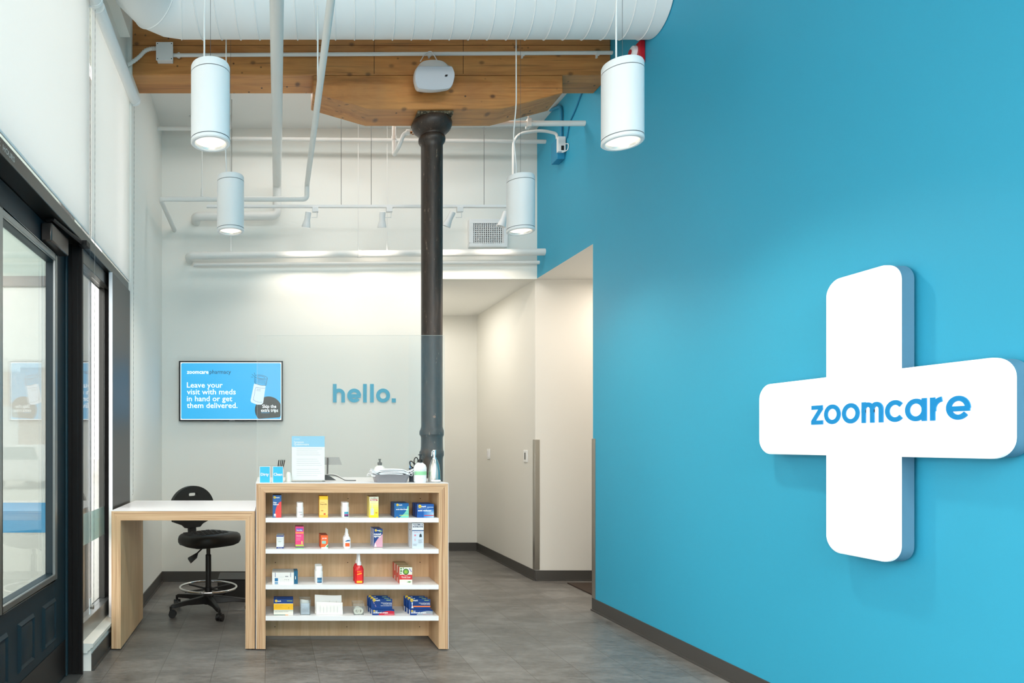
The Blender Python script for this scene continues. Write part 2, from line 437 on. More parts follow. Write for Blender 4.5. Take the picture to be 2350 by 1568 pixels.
# window
win = empty('window_1', (-1.12, 3.915, .17), 'tall fixed window pane between the black post and the dark mullion', 'window', kind='structure')
b = MB()
b.box((-1.16, 3.915, .17), (-1.085, 4.86, .275), ALUL); b.box((-1.16, 3.915, 2.38), (-1.085, 4.86, 2.465), ALU)
b.box((-1.16, 4.645, .275), (-1.118, 4.86, 2.38), ALU); b.box((-1.16, 3.915, .275), (-1.118, 3.935, 2.38), ALU)
b.build('window_frame', win, bevel=.003)
b = MB(); b.box((-1.128, 3.935, .275), (-1.122, 4.645, 2.38), GLASS); b.build('pane', win)
b = MB(); b.box((-1.1215, 3.935, .71), (-1.1205, 4.645, .90), glassmat('teal_window_film', (.50, .66, .64, 1), 1.45, .25)); b.build('film_band', win)
b = MB()
sillp = [(-1.20, .118), (-1.05, .118), (-1.046, .13), (-1.035, .135), (-1.03, .145), (-1.018, .15), (-1.016, .172), (-1.2, .176)]
b.prism([(x, 3.935, z) for x, z in sillp], (0, 1.165, 0), STONE)
struct('trim_7', b)
# upper glazing behind the blinds
b = MB(); b.box((-1.17, -3.5, 2.55), (-1.16, 5.1, 3.97), GLASS); struct('window_2', b)
b = MB()
for y in (-1.9, .05, 2.0, 3.93): b.box((-1.2, y-.03, 2.55), (-1.13, y+.03, 3.97), ALU)
struct('trim_8', b)
# glazing and posts toward the camera and behind it
b = MB(); b.box((-1.17, -3.5, .25), (-1.16, 2.66, 2.465), GLASS); struct('window_3', b)
b = MB()
for y in (-3.45, -1.9, -.4, 1.1, 2.62): b.box((-1.2, y-.04, .0), (-1.06, y+.04, 2.465), BLACKF)
b.box((-1.2, -3.5, 0), (-1.08, 2.62, .25), BLACKF)
struct('trim_9', b)
# floor threshold
sbox('trim_10', (-1.2, 2.66, 0), (-1.06, 3.885, .012), ALUL)

# entrance door
dr = empty('door_1', (-1.17, 3.88, .015), 'dark teal glazed entrance door with raised lower panels', 'door', kind='structure')
b = MB()
DX0, DX1 = -1.2, -1.15
b.box((DX0, 3.66, .015), (DX1, 3.88, 2.46), TEAL); b.box((DX0, 2.67, .015), (DX1, 2.89, 2.46), TEAL)
b.box((DX0, 2.89, 2.30), (DX1, 3.66, 2.46), TEAL); b.box((DX0, 2.89, .015), (DX1, 3.66, .63), TEAL)
b.box((DX1, 3.845, .015), (DX1+.008, 3.878, 2.46), mat('door_edge', (26, 52, 62), .42))
b.build('door_leaf', dr, bevel=.003)
b = MB()
for lo, hi in (((-1.149, 3.625, .60), (-1.135, 3.66, 2.33)), ((-1.149, 2.87, .60), (-1.135, 2.905, 2.33)), ((-1.149, 2.905, 2.30), (-1.135, 3.625, 2.33)), ((-1.149, 2.905, .60), (-1.135, 3.625, .632))):
    b.box(lo, hi, ALUL)
b.build('glazing_bead', dr, bevel=.004)
b = MB(); b.box((-1.18, 2.88, .62), (-1.172, 3.67, 2.31), GLASS); b.build('pane', dr)
for y0, y1 in ((3.455, 3.66), (3.12, 3.325), (2.80, 2.99)):
    b = MB(); xx = DX1
    def fr(e, x): return [(x, y0+e, .27+e), (x, y1-e, .27+e), (x, y1-e, .50-e), (x, y0+e, .50-e)]
    A = fr(0, xx)+fr(.014, xx+.012)+fr(.026, xx+.003)+fr(.04, xx+.010)
    fs = [(12, 13, 14, 15)]
    for r_ in range(3):
        for k in range(4): fs.append((r_*4+k, r_*4+(k+1) % 4, r_*4+4+(k+1) % 4, r_*4+4+k))
    b.add(A, fs, TEAL); b.build('raised_panel', dr)
b = MB(); b.box((-1.149, 2.69, .03), (-1.146, 3.84, .225), KICK); b.build('kick_plate', dr)
# door closer
b = MB()
dc = empty('door_closer', (-1.149, 3.43, 2.345), 'bronze door closer box on the top rail of the teal door', 'door closer')
b.box((-1.149, 3.43, 2.345), (-1.092, 3.72, 2.44), BRONZE); b.build('cover', dc, bevel=.008)
b = MB(); b.tube([(-1.12, 3.44, 2.452), (-1.09, 3.43, 2.456), (-1.05, 3.86, 2.452)], .011, BLACKF, 8)
b.obox((-1.045, 3.86, 2.452), (.022, 0, 0), (0, .035, 0), (0, 0, .014), BLACKF); b.build('closer_arm', dc)

# baseboards
def basebd(name, pts, side, z0=0.0, hh=.1):
    b = MB()
    for (x0, y0), (x1, y1), (nx, ny) in zip(pts[:-1], pts[1:], side):
        d = Vector((x1-x0, y1-y0, 0))
        for th, za, zb, mm in ((.007, z0+.012, z0+hh, BASEB), (.017, z0, z0+.012, BASEB)):
            n_ = Vector((nx, ny, 0))*th
            p = [Vector((x0, y0, za)), Vector((x1, y1, za)), Vector((x1, y1, za))+n_, Vector((x0, y0, za))+n_]
            b.prism(p, (0, 0, zb-za), mm)
    return struct(name, b)
basebd('baseboard_back', [(XL, YB), (1.555, YB)], [(0, -1)])
basebd('baseboard_left', [(XL, 5.1), (XL, YB)], [(1, 0)])
basebd('baseboard_left', [(-1.038, 3.98), (-1.038, 5.1)], [(1, 0)])
basebd('baseboard_right', [(XR, -3.4), (XR, 5.425)], [(-1, 0)])
basebd('baseboard_hallway', [(XR, 8.45), (XR, 6.6), (4.5, 6.6)], [(-1, 0), (0, -1)])
basebd('baseboard_hallway_end', [(1.555, 8.45), (XR, 8.45)], [(0, -1)])

# corner guards
def guard(x, y, sx, sy, label):
    b = MB()
    b.box((x-.003, min(y, y+sy*.05), .105), (x, max(y, y+sy*.05), 1.365), STEEL)
    b.box((x-.003, min(y-.003*sy, y), .105), (x+sx*.045, max(y-.003*sy, y), 1.365), STEEL)
    tag(b.build('corner_guard', bevel=.001), label, 'corner guard', 'steel corner guards')
guard(2.568, 6.598, 1, 1, 'steel corner guard on the white hallway corner')
b = MB(); b.box((XR-.004, 5.375, .10), (XR-.001, 5.43, 1.365), STEEL); b.box((XR-.004, 5.427, .10), (XR+.045, 5.431, 1.365), STEEL)
tag(b.build('corner_guard'), 'steel corner guard on the end of the blue wall', 'corner guard', 'steel corner guards')

# switches on hallway wall
for (px, py), lab, nm in (((1122, 1042), 'white double light switch farther down the hallway wall', 'light_switch'), ((1207, 1047), 'white card reader plate with dark slot near the corner guard', 'light_switch')):
    Y = 2.57*1567/(px-618); z = H+(1018-py)*Y/1567
    e = empty(nm, (XR, Y, z), lab, 'light switch')
    b = MB(); b.box((XR-.008, Y-.05, z-.06), (XR, Y+.05, z+.06), WMET); b.build('plate', e, bevel=.003)
    b = MB()
    if px < 1150:
        b.box((XR-.013, Y-.03, z-.035), (XR-.007, Y-.004, z+.035), LAM); b.box((XR-.013, Y+.004, z-.035), (XR-.007, Y+.03, z+.035), LAM)
    else: b.box((XR-.012, Y-.008, z-.035), (XR-.007, Y+.008, z+.035), mat('slot_grey', (70, 68, 64), .5))
    b.build('rocker', e)
# mat in the corridor
b = MB(); b.box((2.82, 5.60, .001), (3.7, 6.46, .010), mat('dark_brown_mat', (58, 46, 38), .95))
tag(b.build('floor_mat'), 'dark brown mat on the floor at the side corridor', 'mat')

# ================================================================== OUTSIDE
PAVE = mat('pale_pavement', (214, 214, 208), .8)
b = MB(); b.box((-40, -20, -.2), (-1.25, 60, -.06), PAVE); struct('pavement', b)
# recessed shop window next door (faces the camera)
ns = empty('shop_window', (-2.4, 4.8, -.06), 'neighbouring shop window with blue film band seen through the door glass', 'window')
b = MB()
b.box((-1.32, 4.78, 0), (-1.26, 4.84, 3.9), ALU); b.box((-4.2, 4.78, 2.43), (-1.32, 4.84, 2.50), ALU)
b.box((-4.2, 4.78, .1), (-1.32, 4.84, .2), ALU); b.box((-4.2, 4.78, -.06), (-4.12, 4.84, 3.9), ALU)
b.build('window_frame', ns)
b = MB(); b.box((-4.12, 4.805, .2), (-1.32, 4.812, 2.43), glassmat('shop_glass', (.80, .83, .81, 1), 1.45, .50, hc=(.50, .53, .50, 1))); b.build('pane', ns)
b = MB(); b.box((-4.12, 4.798, .70), (-1.32, 4.802, .91), BAND); b.build('film_band', ns)
b = MB(); b.box((-4.12, 4.80, 2.50), (-1.32, 4.82, 3.9), mat('pale_green_panel', (160, 176, 168), .6)); b.build('upper_panel', ns)
# street beyond
BRK = mat('pale_brick', (216, 190, 178), .8); t, N, L, bb = nt(BRK)
brk = t.nodes.new('ShaderNodeTexBrick'); brk.inputs['Scale'].default_value = 3
brk.inputs['Color1'].default_value = srgb(218, 190, 178); brk.inputs['Color2'].default_value = srgb(206, 178, 166); brk.inputs['Mortar'].default_value = srgb(226, 214, 206)
L.new(coords(t, (1, 1, 1), rot=(PI/2, 0, 0)), brk.inputs['Vector']); L.new(brk.outputs['Color'], bb.inputs['Base Color'])
bl = empty('brick_building', (-12, 26, 0), 'pale brick building across the street seen through the door glass', 'building')
b = MB(); b.box((-26, 26, -.1), (-8.6, 30, 4.2), BRK); b.box((-26.2, 25.8, 4.2), (-8.4, 30, 4.5), LAM); b.build('wall', bl)
for k in range(6):
    x = -19.5+k*1.9
    b = MB(); b.prism([(p[0], 25.97, p[1]) for p in [(x-.45, 1.0), (x+.45, 1.0), (x+.45, 2.3)]+arc(x, 2.3, .45, 0, 180, 8)[1:]], (0, .04, 0), LAM)
    b.build('window', bl)
b = MB()
b.prism([(-13.5, 14, 3.3), (-6.2, 14, 3.1), (-6.2, 14, 3.35), (-8, 14, 3.7), (-13.5, 14, 4.0)], (0, 3, 0), LAM)
aw = b.build('awning'); b = MB()
b.tube([(-13.2, 14.2, 3.3), (-13.2, 14.2, -.05)], .05, LAM, 8); b.build('post', aw); b = MB(); b.tube([(-6.4, 14.2, 3.1), (-6.4, 14.2, -.05)], .05, LAM, 8); b.build('post', aw)
tag(aw, 'white awning over the street seen through the door glass', 'awning')
for k, (x, y) in enumerate(((-10.2, 15.0), (-7.6, 20.5))):
    e = empty('parked_car', (x, y, -.06), ('white parked car beyond the door glass nearer the kerb', 'white parked car farther up the street')[k], 'car', 'parked cars')
    b = MB(); pr = [(-.9, .25), (.9, .25), (.92, .75), (.75, .85), (.6, 1.35), (-.6, 1.35), (-.75, .85), (-.92, .75)]
    b.prism([(x+a, y, z-.06) for a, z in pr], (0, 4.0, 0), LAM); b.build('car_body', e, bevel=.08)
    b = MB(); b.prism([(x+a, y-.01, z-.06) for a, z in [(-.66, .9), (.66, .9), (.54, 1.28), (-.54, 1.28)]], (0, .02, 0), mat('car_glass', (150, 165, 170), .2)); b.build('windscreen', e)
    for sx in (-.75, .75):
        for sy in (.6, 3.3):
            b = MB(); b.lathe([(.32, -.1), (.32, .1)], mat('tyre', (90, 90, 92), .8), (x+sx, y+sy, .26), 16, 'X'); b.build('wheel', e)

# ================================================================== BLINDS
def blind(y0, y1, label, chainy, zend=None):
    e = empty('roller_blind', (-1.02, y0, 3.9), label, 'blind', 'white roller blinds')
    b = MB(); b.lathe([(.038, y0+.02), (.038, y1-.02)], WMET, (-1.008, 0, 3.90), 24, 'Y'); b.build('roller_tube', e)
    b = MB(); b.box((-1.0475, y0+.025, 2.545), (-1.0455, y1-.005, 3.92), BLIND); b.build('fabric', e)
    b = MB(); b.box((-1.0505, y0+.025, 2.537), (-1.0435, y1-.005, 2.549), WMET); b.build('bottom_bar', e, bevel=.002)
    b = MB(); b.lathe([(.040, y1-.02), (.042, y1-.012), (.042, y1)], WMET, (-1.008, 0, 3.90), 24, 'Y')
    b.box((-1.06, y1-.008, 3.86), (-1.01, y1-.002, 3.96), WMET); b.build('bracket', e)
    if zend:
        b = MB(); pts = [(-1.046, chainy, 3.88), (-1.044, chainy, zend+.02), (-1.034, chainy, zend), (-1.024, chainy, zend+.02), (-1.016, chainy, 3.88)]
        pp = []
        for p, q in zip(pts[:-1], pts[1:]):
            P, Q = Vector(p), Vector(q); n_ = max(2, int((Q-P).length/.02)); pp += [P.lerp(Q, k/n_) for k in range(n_)]
        rs = [.0016 if k % 2 else .0008 for k in range(len(pp))]
        b.tube(pp, rs, mat('bead_chain_grey', (120, 120, 118), .4), 5); b.build('bead_chain', e)
    return e
blind(4.0, 5.125, 'white roller blind nearest the back wall, beside the timber beam', 5.135, .93)
e = blind(2.02, 3.97, 'white roller blind above the entrance door with chain reaching the sill', 3.985, .36)
b = MB(); b.box((-1.05, 3.978, .33), (-1.046, 4.012, .42), WMET); b.lathe([(.013, 0), (.013, .02)], STEEL, (-1.046, 3.99, .37), 16, 'X'); b.build('chain_tensioner', e)
blind(.06, 1.99, 'white roller blind closest to the camera at the left edge', 2.0)

# ================================================================== TIMBER, COLUMN
b = MB(); b.box((XL-.03, 5.14, 4.102), (XR, 5.415, 4.745), FIR)
tb = tag(b.build('timber_beam', bevel=.006), 'long brown timber beam spanning wall to wall above the column', 'beam', kind='thing')
b = MB()
for (xa, za, xb_, zb_) in ((.79, 4.11, .79, 4.75), (1.46, 4.11, 1.46, 4.75), (XL, 4.325, XR, 4.325)):
    if xa == xb_: b.box((xa-.0015, 5.1385, za), (xa+.0015, 5.141, zb_), DARK)
    else: b.box((xa, 5.1385, za-.0012), (xb_, 5.141, za+.0012), mat('joint_brown', (96, 58, 28), .9))
b.build('board_joint', tb)
b = MB()
bp = [(.331, 4.10), (.331, 3.971), (.761, 3.846), (1.748, 3.846), (2.211, 3.967), (2.211, 4.10)]
b.prism([(x, 5.14, z) for x, z in bp], (0, .28, 0), FIR)
tag(b.build('timber_bolster', bevel=.006), 'shaped timber bolster block between the iron column and the beam', 'timber block', kind='thing')
CX, CY = 1.257, 5.28
col_ = empty('iron_column', (CX, CY, 0), 'dark cast iron column with flared capital behind the counter', 'column', kind='thing')
b = MB()
prof = [(.105, 0), (.105, .05), (.095, .07), (.095, .12), (.084, .15), (.083, 1.21), (.086, 1.225), (.094, 1.24), (.094, 1.262), (.086, 1.275), (.083, 1.30),
        (.082, 1.37), (.086, 1.385), (.094, 1.395), (.094, 1.42), (.087, 1.435), (.081, 1.455), (.0815, 2.2), (.083, 3.60), (.083, 3.63), (.092, 3.645), (.101, 3.658), (.103, 3.672), (.101, 3.688), (.092, 3.70), (.093, 3.712),
        (.118, 3.728), (.140, 3.75), (.151, 3.775), (.153, 3.795), (.146, 3.815), (.13, 3.828)]
b.lathe(prof, IRON, (CX, CY, 0), 48); b.build('shaft', col_)
b = MB()
b.prism([(x, y, 3.822) for x, y in ((CX-.135, CY-.12), (CX+.135, CY-.12), (CX+.135, CY+.13), (CX-.135, CY+.13))], (0, 0, .023), CRUMB)
b.build('bearing_plate', col_, bevel=.003)
b = MB(); b.lathe([(.010, 0), (.010, .004)], mat('bolt_tan', (140, 110, 90), .6), (CX+.0, CY-.0835, 1.53), 12, 'Y'); b.build('bolt', col_)

# ================================================================== DUCT
b = MB()
R0, cy, cz = .20, 4.518, 4.232
path = [(2.565, cy, cz), (-.58, cy, cz), (-.66, cy-.02, cz), (-.75, cy-.09, cz), (-.80, cy-.20, cz), (-.81, -3.4, cz)]
full = []
for p, q in zip(path[:-1], path[1:]):
    P, Q = Vector(p), Vector(q); n_ = max(1, int((Q-P).length/.4)); full += [P.lerp(Q, k/n_) for k in range(n_)]
full.append(Vector(path[-1])); b.tube(full, R0, DUCTM, 64)
duct = tag(b.build('spiral_duct'), 'big round white spiral duct crossing under the ceiling into the blue wall', 'duct')
b = MB(); tw = 24; pts = []
pitch = .128; x = 2.55; n_ = int((2.55+.56)/pitch*tw)
for k in range(n_):
    a = 2*PI*k/tw; pts.append((2.55-pitch*k/tw, cy+R0*math.sin(a)*1.003, cz+R0*math.cos(a)*1.003))
b.tube(pts, .0055, DUCTM, 6); b.build('lock_seam', duct)
for k in (1, 3):
    P, Q, S_ = [Vector(path[k+i]) for i in (-1, 0, 1)]; d = ((Q-P).normalized()+(S_-Q).normalized()).normalized(); sd = Vector((-d.y, d.x, 0))
    b = MB(); b.tube([Q+(sd*math.cos(q)+Vector((0, 0, 1))*math.sin(q))*(R0+.001) for q in [2*PI*j/48 for j in range(48)]], .004, DUCTM, 5, closed=True)
    b.build('elbow_seam', duct)

# ================================================================== PIPES
def pipe(name, pts, r, label, br=.05, m=PIPEW, cat='pipe', fit=()):
    b = MB(); b.tube(bend(pts, br), r, m, 16)
    for p, ax, rr, ll in fit:
        b.lathe([(rr, -ll/2), (rr, ll/2)], m, p, 16, ax)
    return tag(b.build(name), label, cat)
# low pipe on the back wall
pl = pipe('wall_pipe', [(-.76, YB+.01, 3.079), (-.76, 6.37, 3.079), (2.58, 6.37, 3.114)], .0325, 'thick white pipe running low along the back wall under the vent', .06,
     fit=(((-.60, 6.37, 3.081), 'X', .037, .05), ((.84, 6.37, 3.096), 'X', .037, .03)))
b = MB()
for x in (-.36, .83, 1.1):
    b = MB(); b.tube([(x, 6.37, 3.10), (x, 6.37, 4.36)], .004, PIPEW, 6); b.lathe([(.008, 0), (.006, .07)], PIPEW, (x, 6.37, 3.12), 8); b.build('hanger', pl)
pipe('conduit', [(-.72, 6.50, 3.03), (2.575, 6.50, 3.05)], .018, 'thin white conduit on the back wall just below the thick pipe')
pipe('wall_pipe', [(-.52, YB+.01, 4.165), (-.52, 6.35, 4.165), (2.58, 6.35, 4.135)], .018, 'white pipe high on the back wall passing behind the column capital', .05, fit=(((-.46, 6.35, 4.165), 'X', .023, .05),))
p_ = pipe('wall_pipe', [(XL-.01, 6.3, 4.235), (-.36, 6.3, 4.235), (-.36, 6.3, 4.30), (-.36, 6.3, 4.36)], .019, 'short white pipe from the left wall just under the rear ceiling', .04)
b = MB(); b.tube([(-.72, 6.3, 4.24), (-.72, 6.3, 4.36)], .009, PIPEW, 8); b.lathe([(.02, 0), (.02, .01)], PIPEW, (-.72, 6.3, 4.335), 12); b.build('hanger', p_)
p_ = pipe('wall_pipe', [(1.0, 5.56, 4.36), (1.0, 5.56, 3.93), (2.58, 5.56, 3.935)], .021, 'white pipe behind the bolster ending in the blue wall above the box', .05)
b = MB(); b.tube([(2.11, 5.56, 3.90), (2.11, 5.56, 4.36)], .006, PIPEW, 6); b.box((2.095, 5.53, 3.90), (2.125, 5.59, 3.965), PIPEW); b.build('hanger', p_)
# pipe with elbow towards the camera
pd = pipe('sprinkler_pipe', [(-.91, YB+.01, 3.375), (-.91, 5.72, 3.375), (.315, 5.72, 3.375), (.315, 5.70, 3.49), (.30, 3.30, 3.485), (.29, -3.4, 3.485)], .021,
     'white pipe running across the room then turning towards the camera', .035)
b = MB(); b.tube([(-.565, 5.72, 3.39), (-.565, 5.72, 4.36)], .004, PIPEW, 6); b.lathe([(.012, 0), (.008, .07)], PIPEW, (-.565, 5.72, 3.395), 10); b.build('hanger', pd)
b = MB(); b.tube([(.298, 4.2, 3.5), (.298, 4.2, 4.02)], .005, PIPEW, 6); b.build('hanger', pd)
# large pipe overhead
pe = pipe('ceiling_pipe', [(-.70, YB+.01, 3.455), (-.70, 6.40, 3.455), (.0735, 6.40, 3.462), (.0735, 6.40, 3.75), (.04, 3.7, 3.75), (-.048, -3.4, 3.75)], .040,
     'thick white overhead pipe pointing at the camera, left of the bolster', .06, fit=())
# sprinkler drop
ps = pipe('sprinkler_drop', [(1.03, 5.64, 4.36), (1.03, 5.64, 3.71), (1.035, 5.45, 3.70), (1.075, 5.45, 3.80), (1.12, 5.45, 3.81)], .0165, 'white sprinkler drop pipe with elbow just left of the column capital', .02,
          fit=(((1.105, 5.45, 3.81), 'X', .021, .03), ((1.03, 5.64, 3.85), 'Z', .021, .03)))
b = MB(); BR = mat('brass', (176, 120, 70), .3, .9)
b.lathe([(.010, 0), (.010, .02)], BR, (1.12, 5.45, 3.81), 12, 'X'); b.tube([(1.14, 5.45, 3.825), (1.165, 5.45, 3.82), (1.165, 5.45, 3.80), (1.14, 5.45, 3.795)], .004, BR, 6); b.lathe([(.014, 0), (.014, .003)], BR, (1.166, 5.45, 3.81), 12, 'X')
b.build('sprinkler_head', ps)

# conduit on the beam, junction box
cb = pipe('beam_conduit', [(-.72, 5.115, 4.236), (2.575, 5.115, 4.255)], .0135, 'white conduit along the front face of the timber beam')
for x in (-.68, .03, 1.20, 1.9, 2.46):
    b = MB(); b.lathe([(.0165, -.012), (.0165, .012)], PIPEW, (x, 5.115, 4.238+.005*x), 12, 'X'); b.box((x-.006, 5.125, 4.225), (x+.006, 5.139, 4.265), PIPEW); b.build('conduit_strap', cb)
jb = empty('junction_box', (-.78, 5.12, 4.18), 'white square junction box on the left part of the beam', 'electrical box')
b = MB(); b.box((-.838, 5.085, 4.185), (-.722, 5.139, 4.31), WMET); b.build('box_body', jb, bevel=.004)
b = MB(); b.box((-.843, 5.080, 4.18), (-.717, 5.085, 4.315), WMET)
for x in (-.832, -.728):
    for z in (4.191, 4.304): b.lathe([(.004, 0), (.004, .001)], DARK, (x, 5.0788, z), 8, 'Y')
b.build('cover_plate', jb, bevel=.0015)
b = MB(); fp = bend([(-.845, 5.11, 4.285), (-.92, 5.105, 4.275), (-.985, 5.10, 4.20), (-1.06, 5.06, 4.13)], .08, 8)
f2 = []
for p, q in zip(fp[:-1], fp[1:]):
    n_ = max(1, int((Vector(q)-Vector(p)).length/.006)); f2 += [Vector(p).lerp(Vector(q), k/n_) for k in range(n_)]
b.tube(f2, [.0155 if k % 2 else .0125 for k in range(len(f2))], PIPEW, 12)
tag(b.build('flexible_conduit'), 'ribbed white flexible conduit from junction box to the left wall', 'conduit')

# speaker
sp = empty('wall_speaker', (1.205, 5.08, 4.0), 'white speaker hung on the timber beam above the column', 'speaker')
def sup(hw_t, hw_b, z0, z1, bulge, y, ox=0):
    return [(1.205+ox+a, y, z) for a, z in bulge]
o1 = [(-.075, .10), (.0, .112), (.075, .10), (.118, .055), (.142, .0), (.138, -.05), (.122, -.095), (.095, -.115), (0, -.125), (-.095, -.118), (-.128, -.105), (-.146, -.05), (-.142, .01), (-.12, .055)]
def catmull(P, n=5):
    out = []; q = len(P)
    for i in range(q):
        p0, p1, p2, p3 = [Vector(P[(i+k) % q]) for k in (-1, 0, 1, 2)]
        for k in range(n):
            t_ = k/n; v_ = .5*((2*p1)+(p2-p0)*t_+(2*p0-5*p1+4*p2-p3)*t_*t_+(3*p1-p0-3*p2+p3)*t_**3); out.append((v_.x, v_.y))
    return out
o1 = catmull(o1)
def ring(sc_x, sc_z, y, zc, cut=None):
    r_ = []
    for a, z in o1:
        zz = z*sc_z
        if cut is not None: zz = min(zz, cut)
        r_.append((1.205+a*sc_x, y, zc+zz))
    return r_
b = MB(); R1 = ring(.86, .92, 5.10, 4.062); R2 = ring(1, 1, 5.02, 4.037); R3 = ring(1.0, 1.0, 4.965, 4.022, .05); n_ = len(o1)
b.add(R1+R2+R3, [(i, (i+1) % n_, n_+(i+1) % n_, n_+i) for i in range(n_)]+[(n_+i, n_+(i+1) % n_, 2*n_+(i+1) % n_, 2*n_+i) for i in range(n_)]+[tuple(range(n_))], WMET, True)
b.build('cabinet', sp, bevel=.004)
b = MB(); R4 = ring(.975, .975, 4.958, 4.020, .046); b.add(R3+R4, [(i, (i+1) % n_, n_+(i+1) % n_, n_+i) for i in range(n_)]+[tuple(range(n_, 2*n_))], mat('speaker_grille', (205, 208, 214), .6))
b.build('grille', sp)
b = MB(); b.box((1.275, 4.955, 3.992), (1.292, 4.9575, 4.000), DARK); b.box((1.279, 4.955, 4.000), (1.296, 4.9575, 4.005), DARK); b.build('badge', sp)
b = MB(); b.tube(bend([(1.12, 5.06, 4.16), (1.16, 5.09, 4.235), (1.21, 5.098, 4.262), (1.25, 5.07, 4.165)], .05), .0035, CORD, 8); b.build('hanging_cord', sp)
b = MB(); b.tube([(1.205, 5.06, 4.05), (1.205, 5.139, 4.05)], .02, BLACKP, 10); b.build('bracket', sp)

# ================================================================== TRACK LIGHTS, VENT
TY, TZ = 6.0, 3.40
tr = empty('light_track', (.7, TY, TZ), 'thin white lighting track hung across the rear bay', 'lighting track')
b = MB(); b.box((-.55, TY-.017, TZ), (2.13, TY+.017, TZ+.02), WMET); b.build('track_rail', tr)
for x in (-.33, .632, .896, 1.888):
    b = MB(); b.tube([(x, TY, TZ+.015), (x, TY, 4.352)], .0022, WIRE, 6); b.build('suspension_wire', tr)
def track_head(x, yaw, lab, tilt=.28):
    e = empty('track_spotlight', (x, TY, TZ), lab, 'spotlight', 'white track spotlights')
    b = MB(); b.box((x-.022, TY-.02, TZ-.04), (x+.03, TY+.02, TZ+.002), WMET); b.tube([(x+.02, TY, TZ-.03), (x+.02, TY, TZ-.085), (x-.03, TY, TZ-.085)], .004, WMET, 6); b.build('adapter', e, bevel=.002)
    b = MB(); b.lathe([(.020, 0), (.026, -.004), (.027, -.02), (.026, -.07), (.030, -.085), (.040, -.13), (.040, -.134), (.035, -.134), (.028, -.10)], WMET, (0, 0, 0), 24)
    o = b.build('lamp_head', e); o.location = Vector((-.055, 0, -.035)); o.rotation_euler = (tilt, yaw, 0)
    o['label'] = 'white bell shaped lamp head'
    L = light('track_beam', 'SPOT', (x-.055, TY+.04, TZ-.17), 13, (1, .84, .70), (0, 0, 0), spot_size=1.9, spot_blend=.9, shadow_soft_size=.03)
    L.rotation_euler = (math.radians(30), 0, 0)
track_head(.40, .16, 'white track spotlight left of the long wires')
track_head(1.05, .0, 'white track spotlight just left of the column')
track_head(1.67, .42, 'tilted white track spotlight just right of the column')
track_head(2.135, .3, 'white track spotlight partly hidden beside the small right pendant', .1)

vt = empty('vent_grille', (2.09, YB, 3.33), 'white air vent grille on the back wall above the thick pipe', 'vent')
b = MB()
for lo, hi in (((1.905, 6.50, 3.20), (2.27, YB, 3.235)), ((1.905, 6.50, 3.425), (2.27, YB, 3.465)), ((1.905, 6.50, 3.235), (1.945, YB, 3.425)), ((2.232, 6.50, 3.235), (2.27, YB, 3.425))): b.box(lo, hi, WMET)
b.build('vent_frame', vt, bevel=.002)
b = MB()
for k in range(14): x = 1.955+k*.0205; b.box((x, 6.508, 3.235), (x+.008, 6.53, 3.425), WMET)
for k in range(9): z = 3.245+k*.0205; b.box((1.945, 6.512, z), (2.232, 6.528, z+.006), WMET)
b.build('louvre', vt)
b = MB(); b.box((1.94, 6.541, 3.23), (2.24, 6.549, 3.43), DARK); b.build('backing', vt)

# conduit loop to the blue box
pipe('conduit_loop', [(2.145, TY, 3.40), (2.145, TY, 4.05), (2.40, TY, 4.08), (2.53, TY, 4.05), (2.53, TY, 3.986)], .0125, 'white conduit loop bending over to the blue socket box', .13, cat='conduit')
eb = empty('socket_box', (2.53, 5.99, 3.9), 'blue painted electrical box with white socket high on the blue wall', 'electrical box')
b = MB(); b.box((2.50, 5.93, 3.80), (2.569, 6.06, 3.985), BLUEP); b.build('box_body', eb, bevel=.004)
b = MB(); b.box((2.495, 5.895, 3.85), (2.56, 5.93, 3.98), WMET); b.box((2.52, 5.892, 3.86), (2.545, 5.896, 3.90), DARK); b.build('socket', eb, bevel=.003)
b = MB(); b.tube(bend([(2.55, 5.89, 3.91), (2.565, 5.85, 3.90), (2.56, 5.85, 3.84), (2.52, 5.88, 3.835)], .03), .004, CORD, 6); b.build('cord', eb)
pipe('blue_conduit', [(2.553, 5.97, 3.985), (2.553, 5.97, 4.28), (2.553, 6.12, 4.33), (2.553, 6.2, 4.355)], .013, 'blue painted conduit rising from the socket box to the ceiling', .06, BLUEP, 'conduit')
pipe('blue_cable', [(2.562, 5.88, 3.96), (2.562, 5.83, 4.07), (2.562, 5.70, 4.13), (2.562, 5.62, 4.20), (2.562, 5.47, 4.25), (2.562, 5.44, 4.36)], .006, 'blue painted cable looping up the blue wall beside the beam end', .05, BLUEP, 'cable')
pipe('blue_cable', [(2.562, 4.70, 4.09), (2.562, 4.72, 4.16), (2.562, 4.76, 4.24)], .006, 'short blue painted cable between the red alarm and the duct', .02, BLUEP, 'cable')
fa = empty('fire_alarm', (2.55, 4.73, 4.03), 'red fire alarm strobe on the blue wall behind the large right pendant', 'fire alarm')
b = MB(); b.box((2.53, 4.66, 3.93), (2.569, 4.80, 4.085), RED); b.build('housing', fa, bevel=.008)
b = MB(); b.lathe([(.045, 0), (.043, -.02), (.03, -.028)], LAM, (2.53, 4.73, 4.035), 24, 'X'); b.lathe([(.02, -.03), (.02, -.034)], RED, (2.53, 4.73, 4.035), 16, 'X'); b.build('strobe_lens', fa)

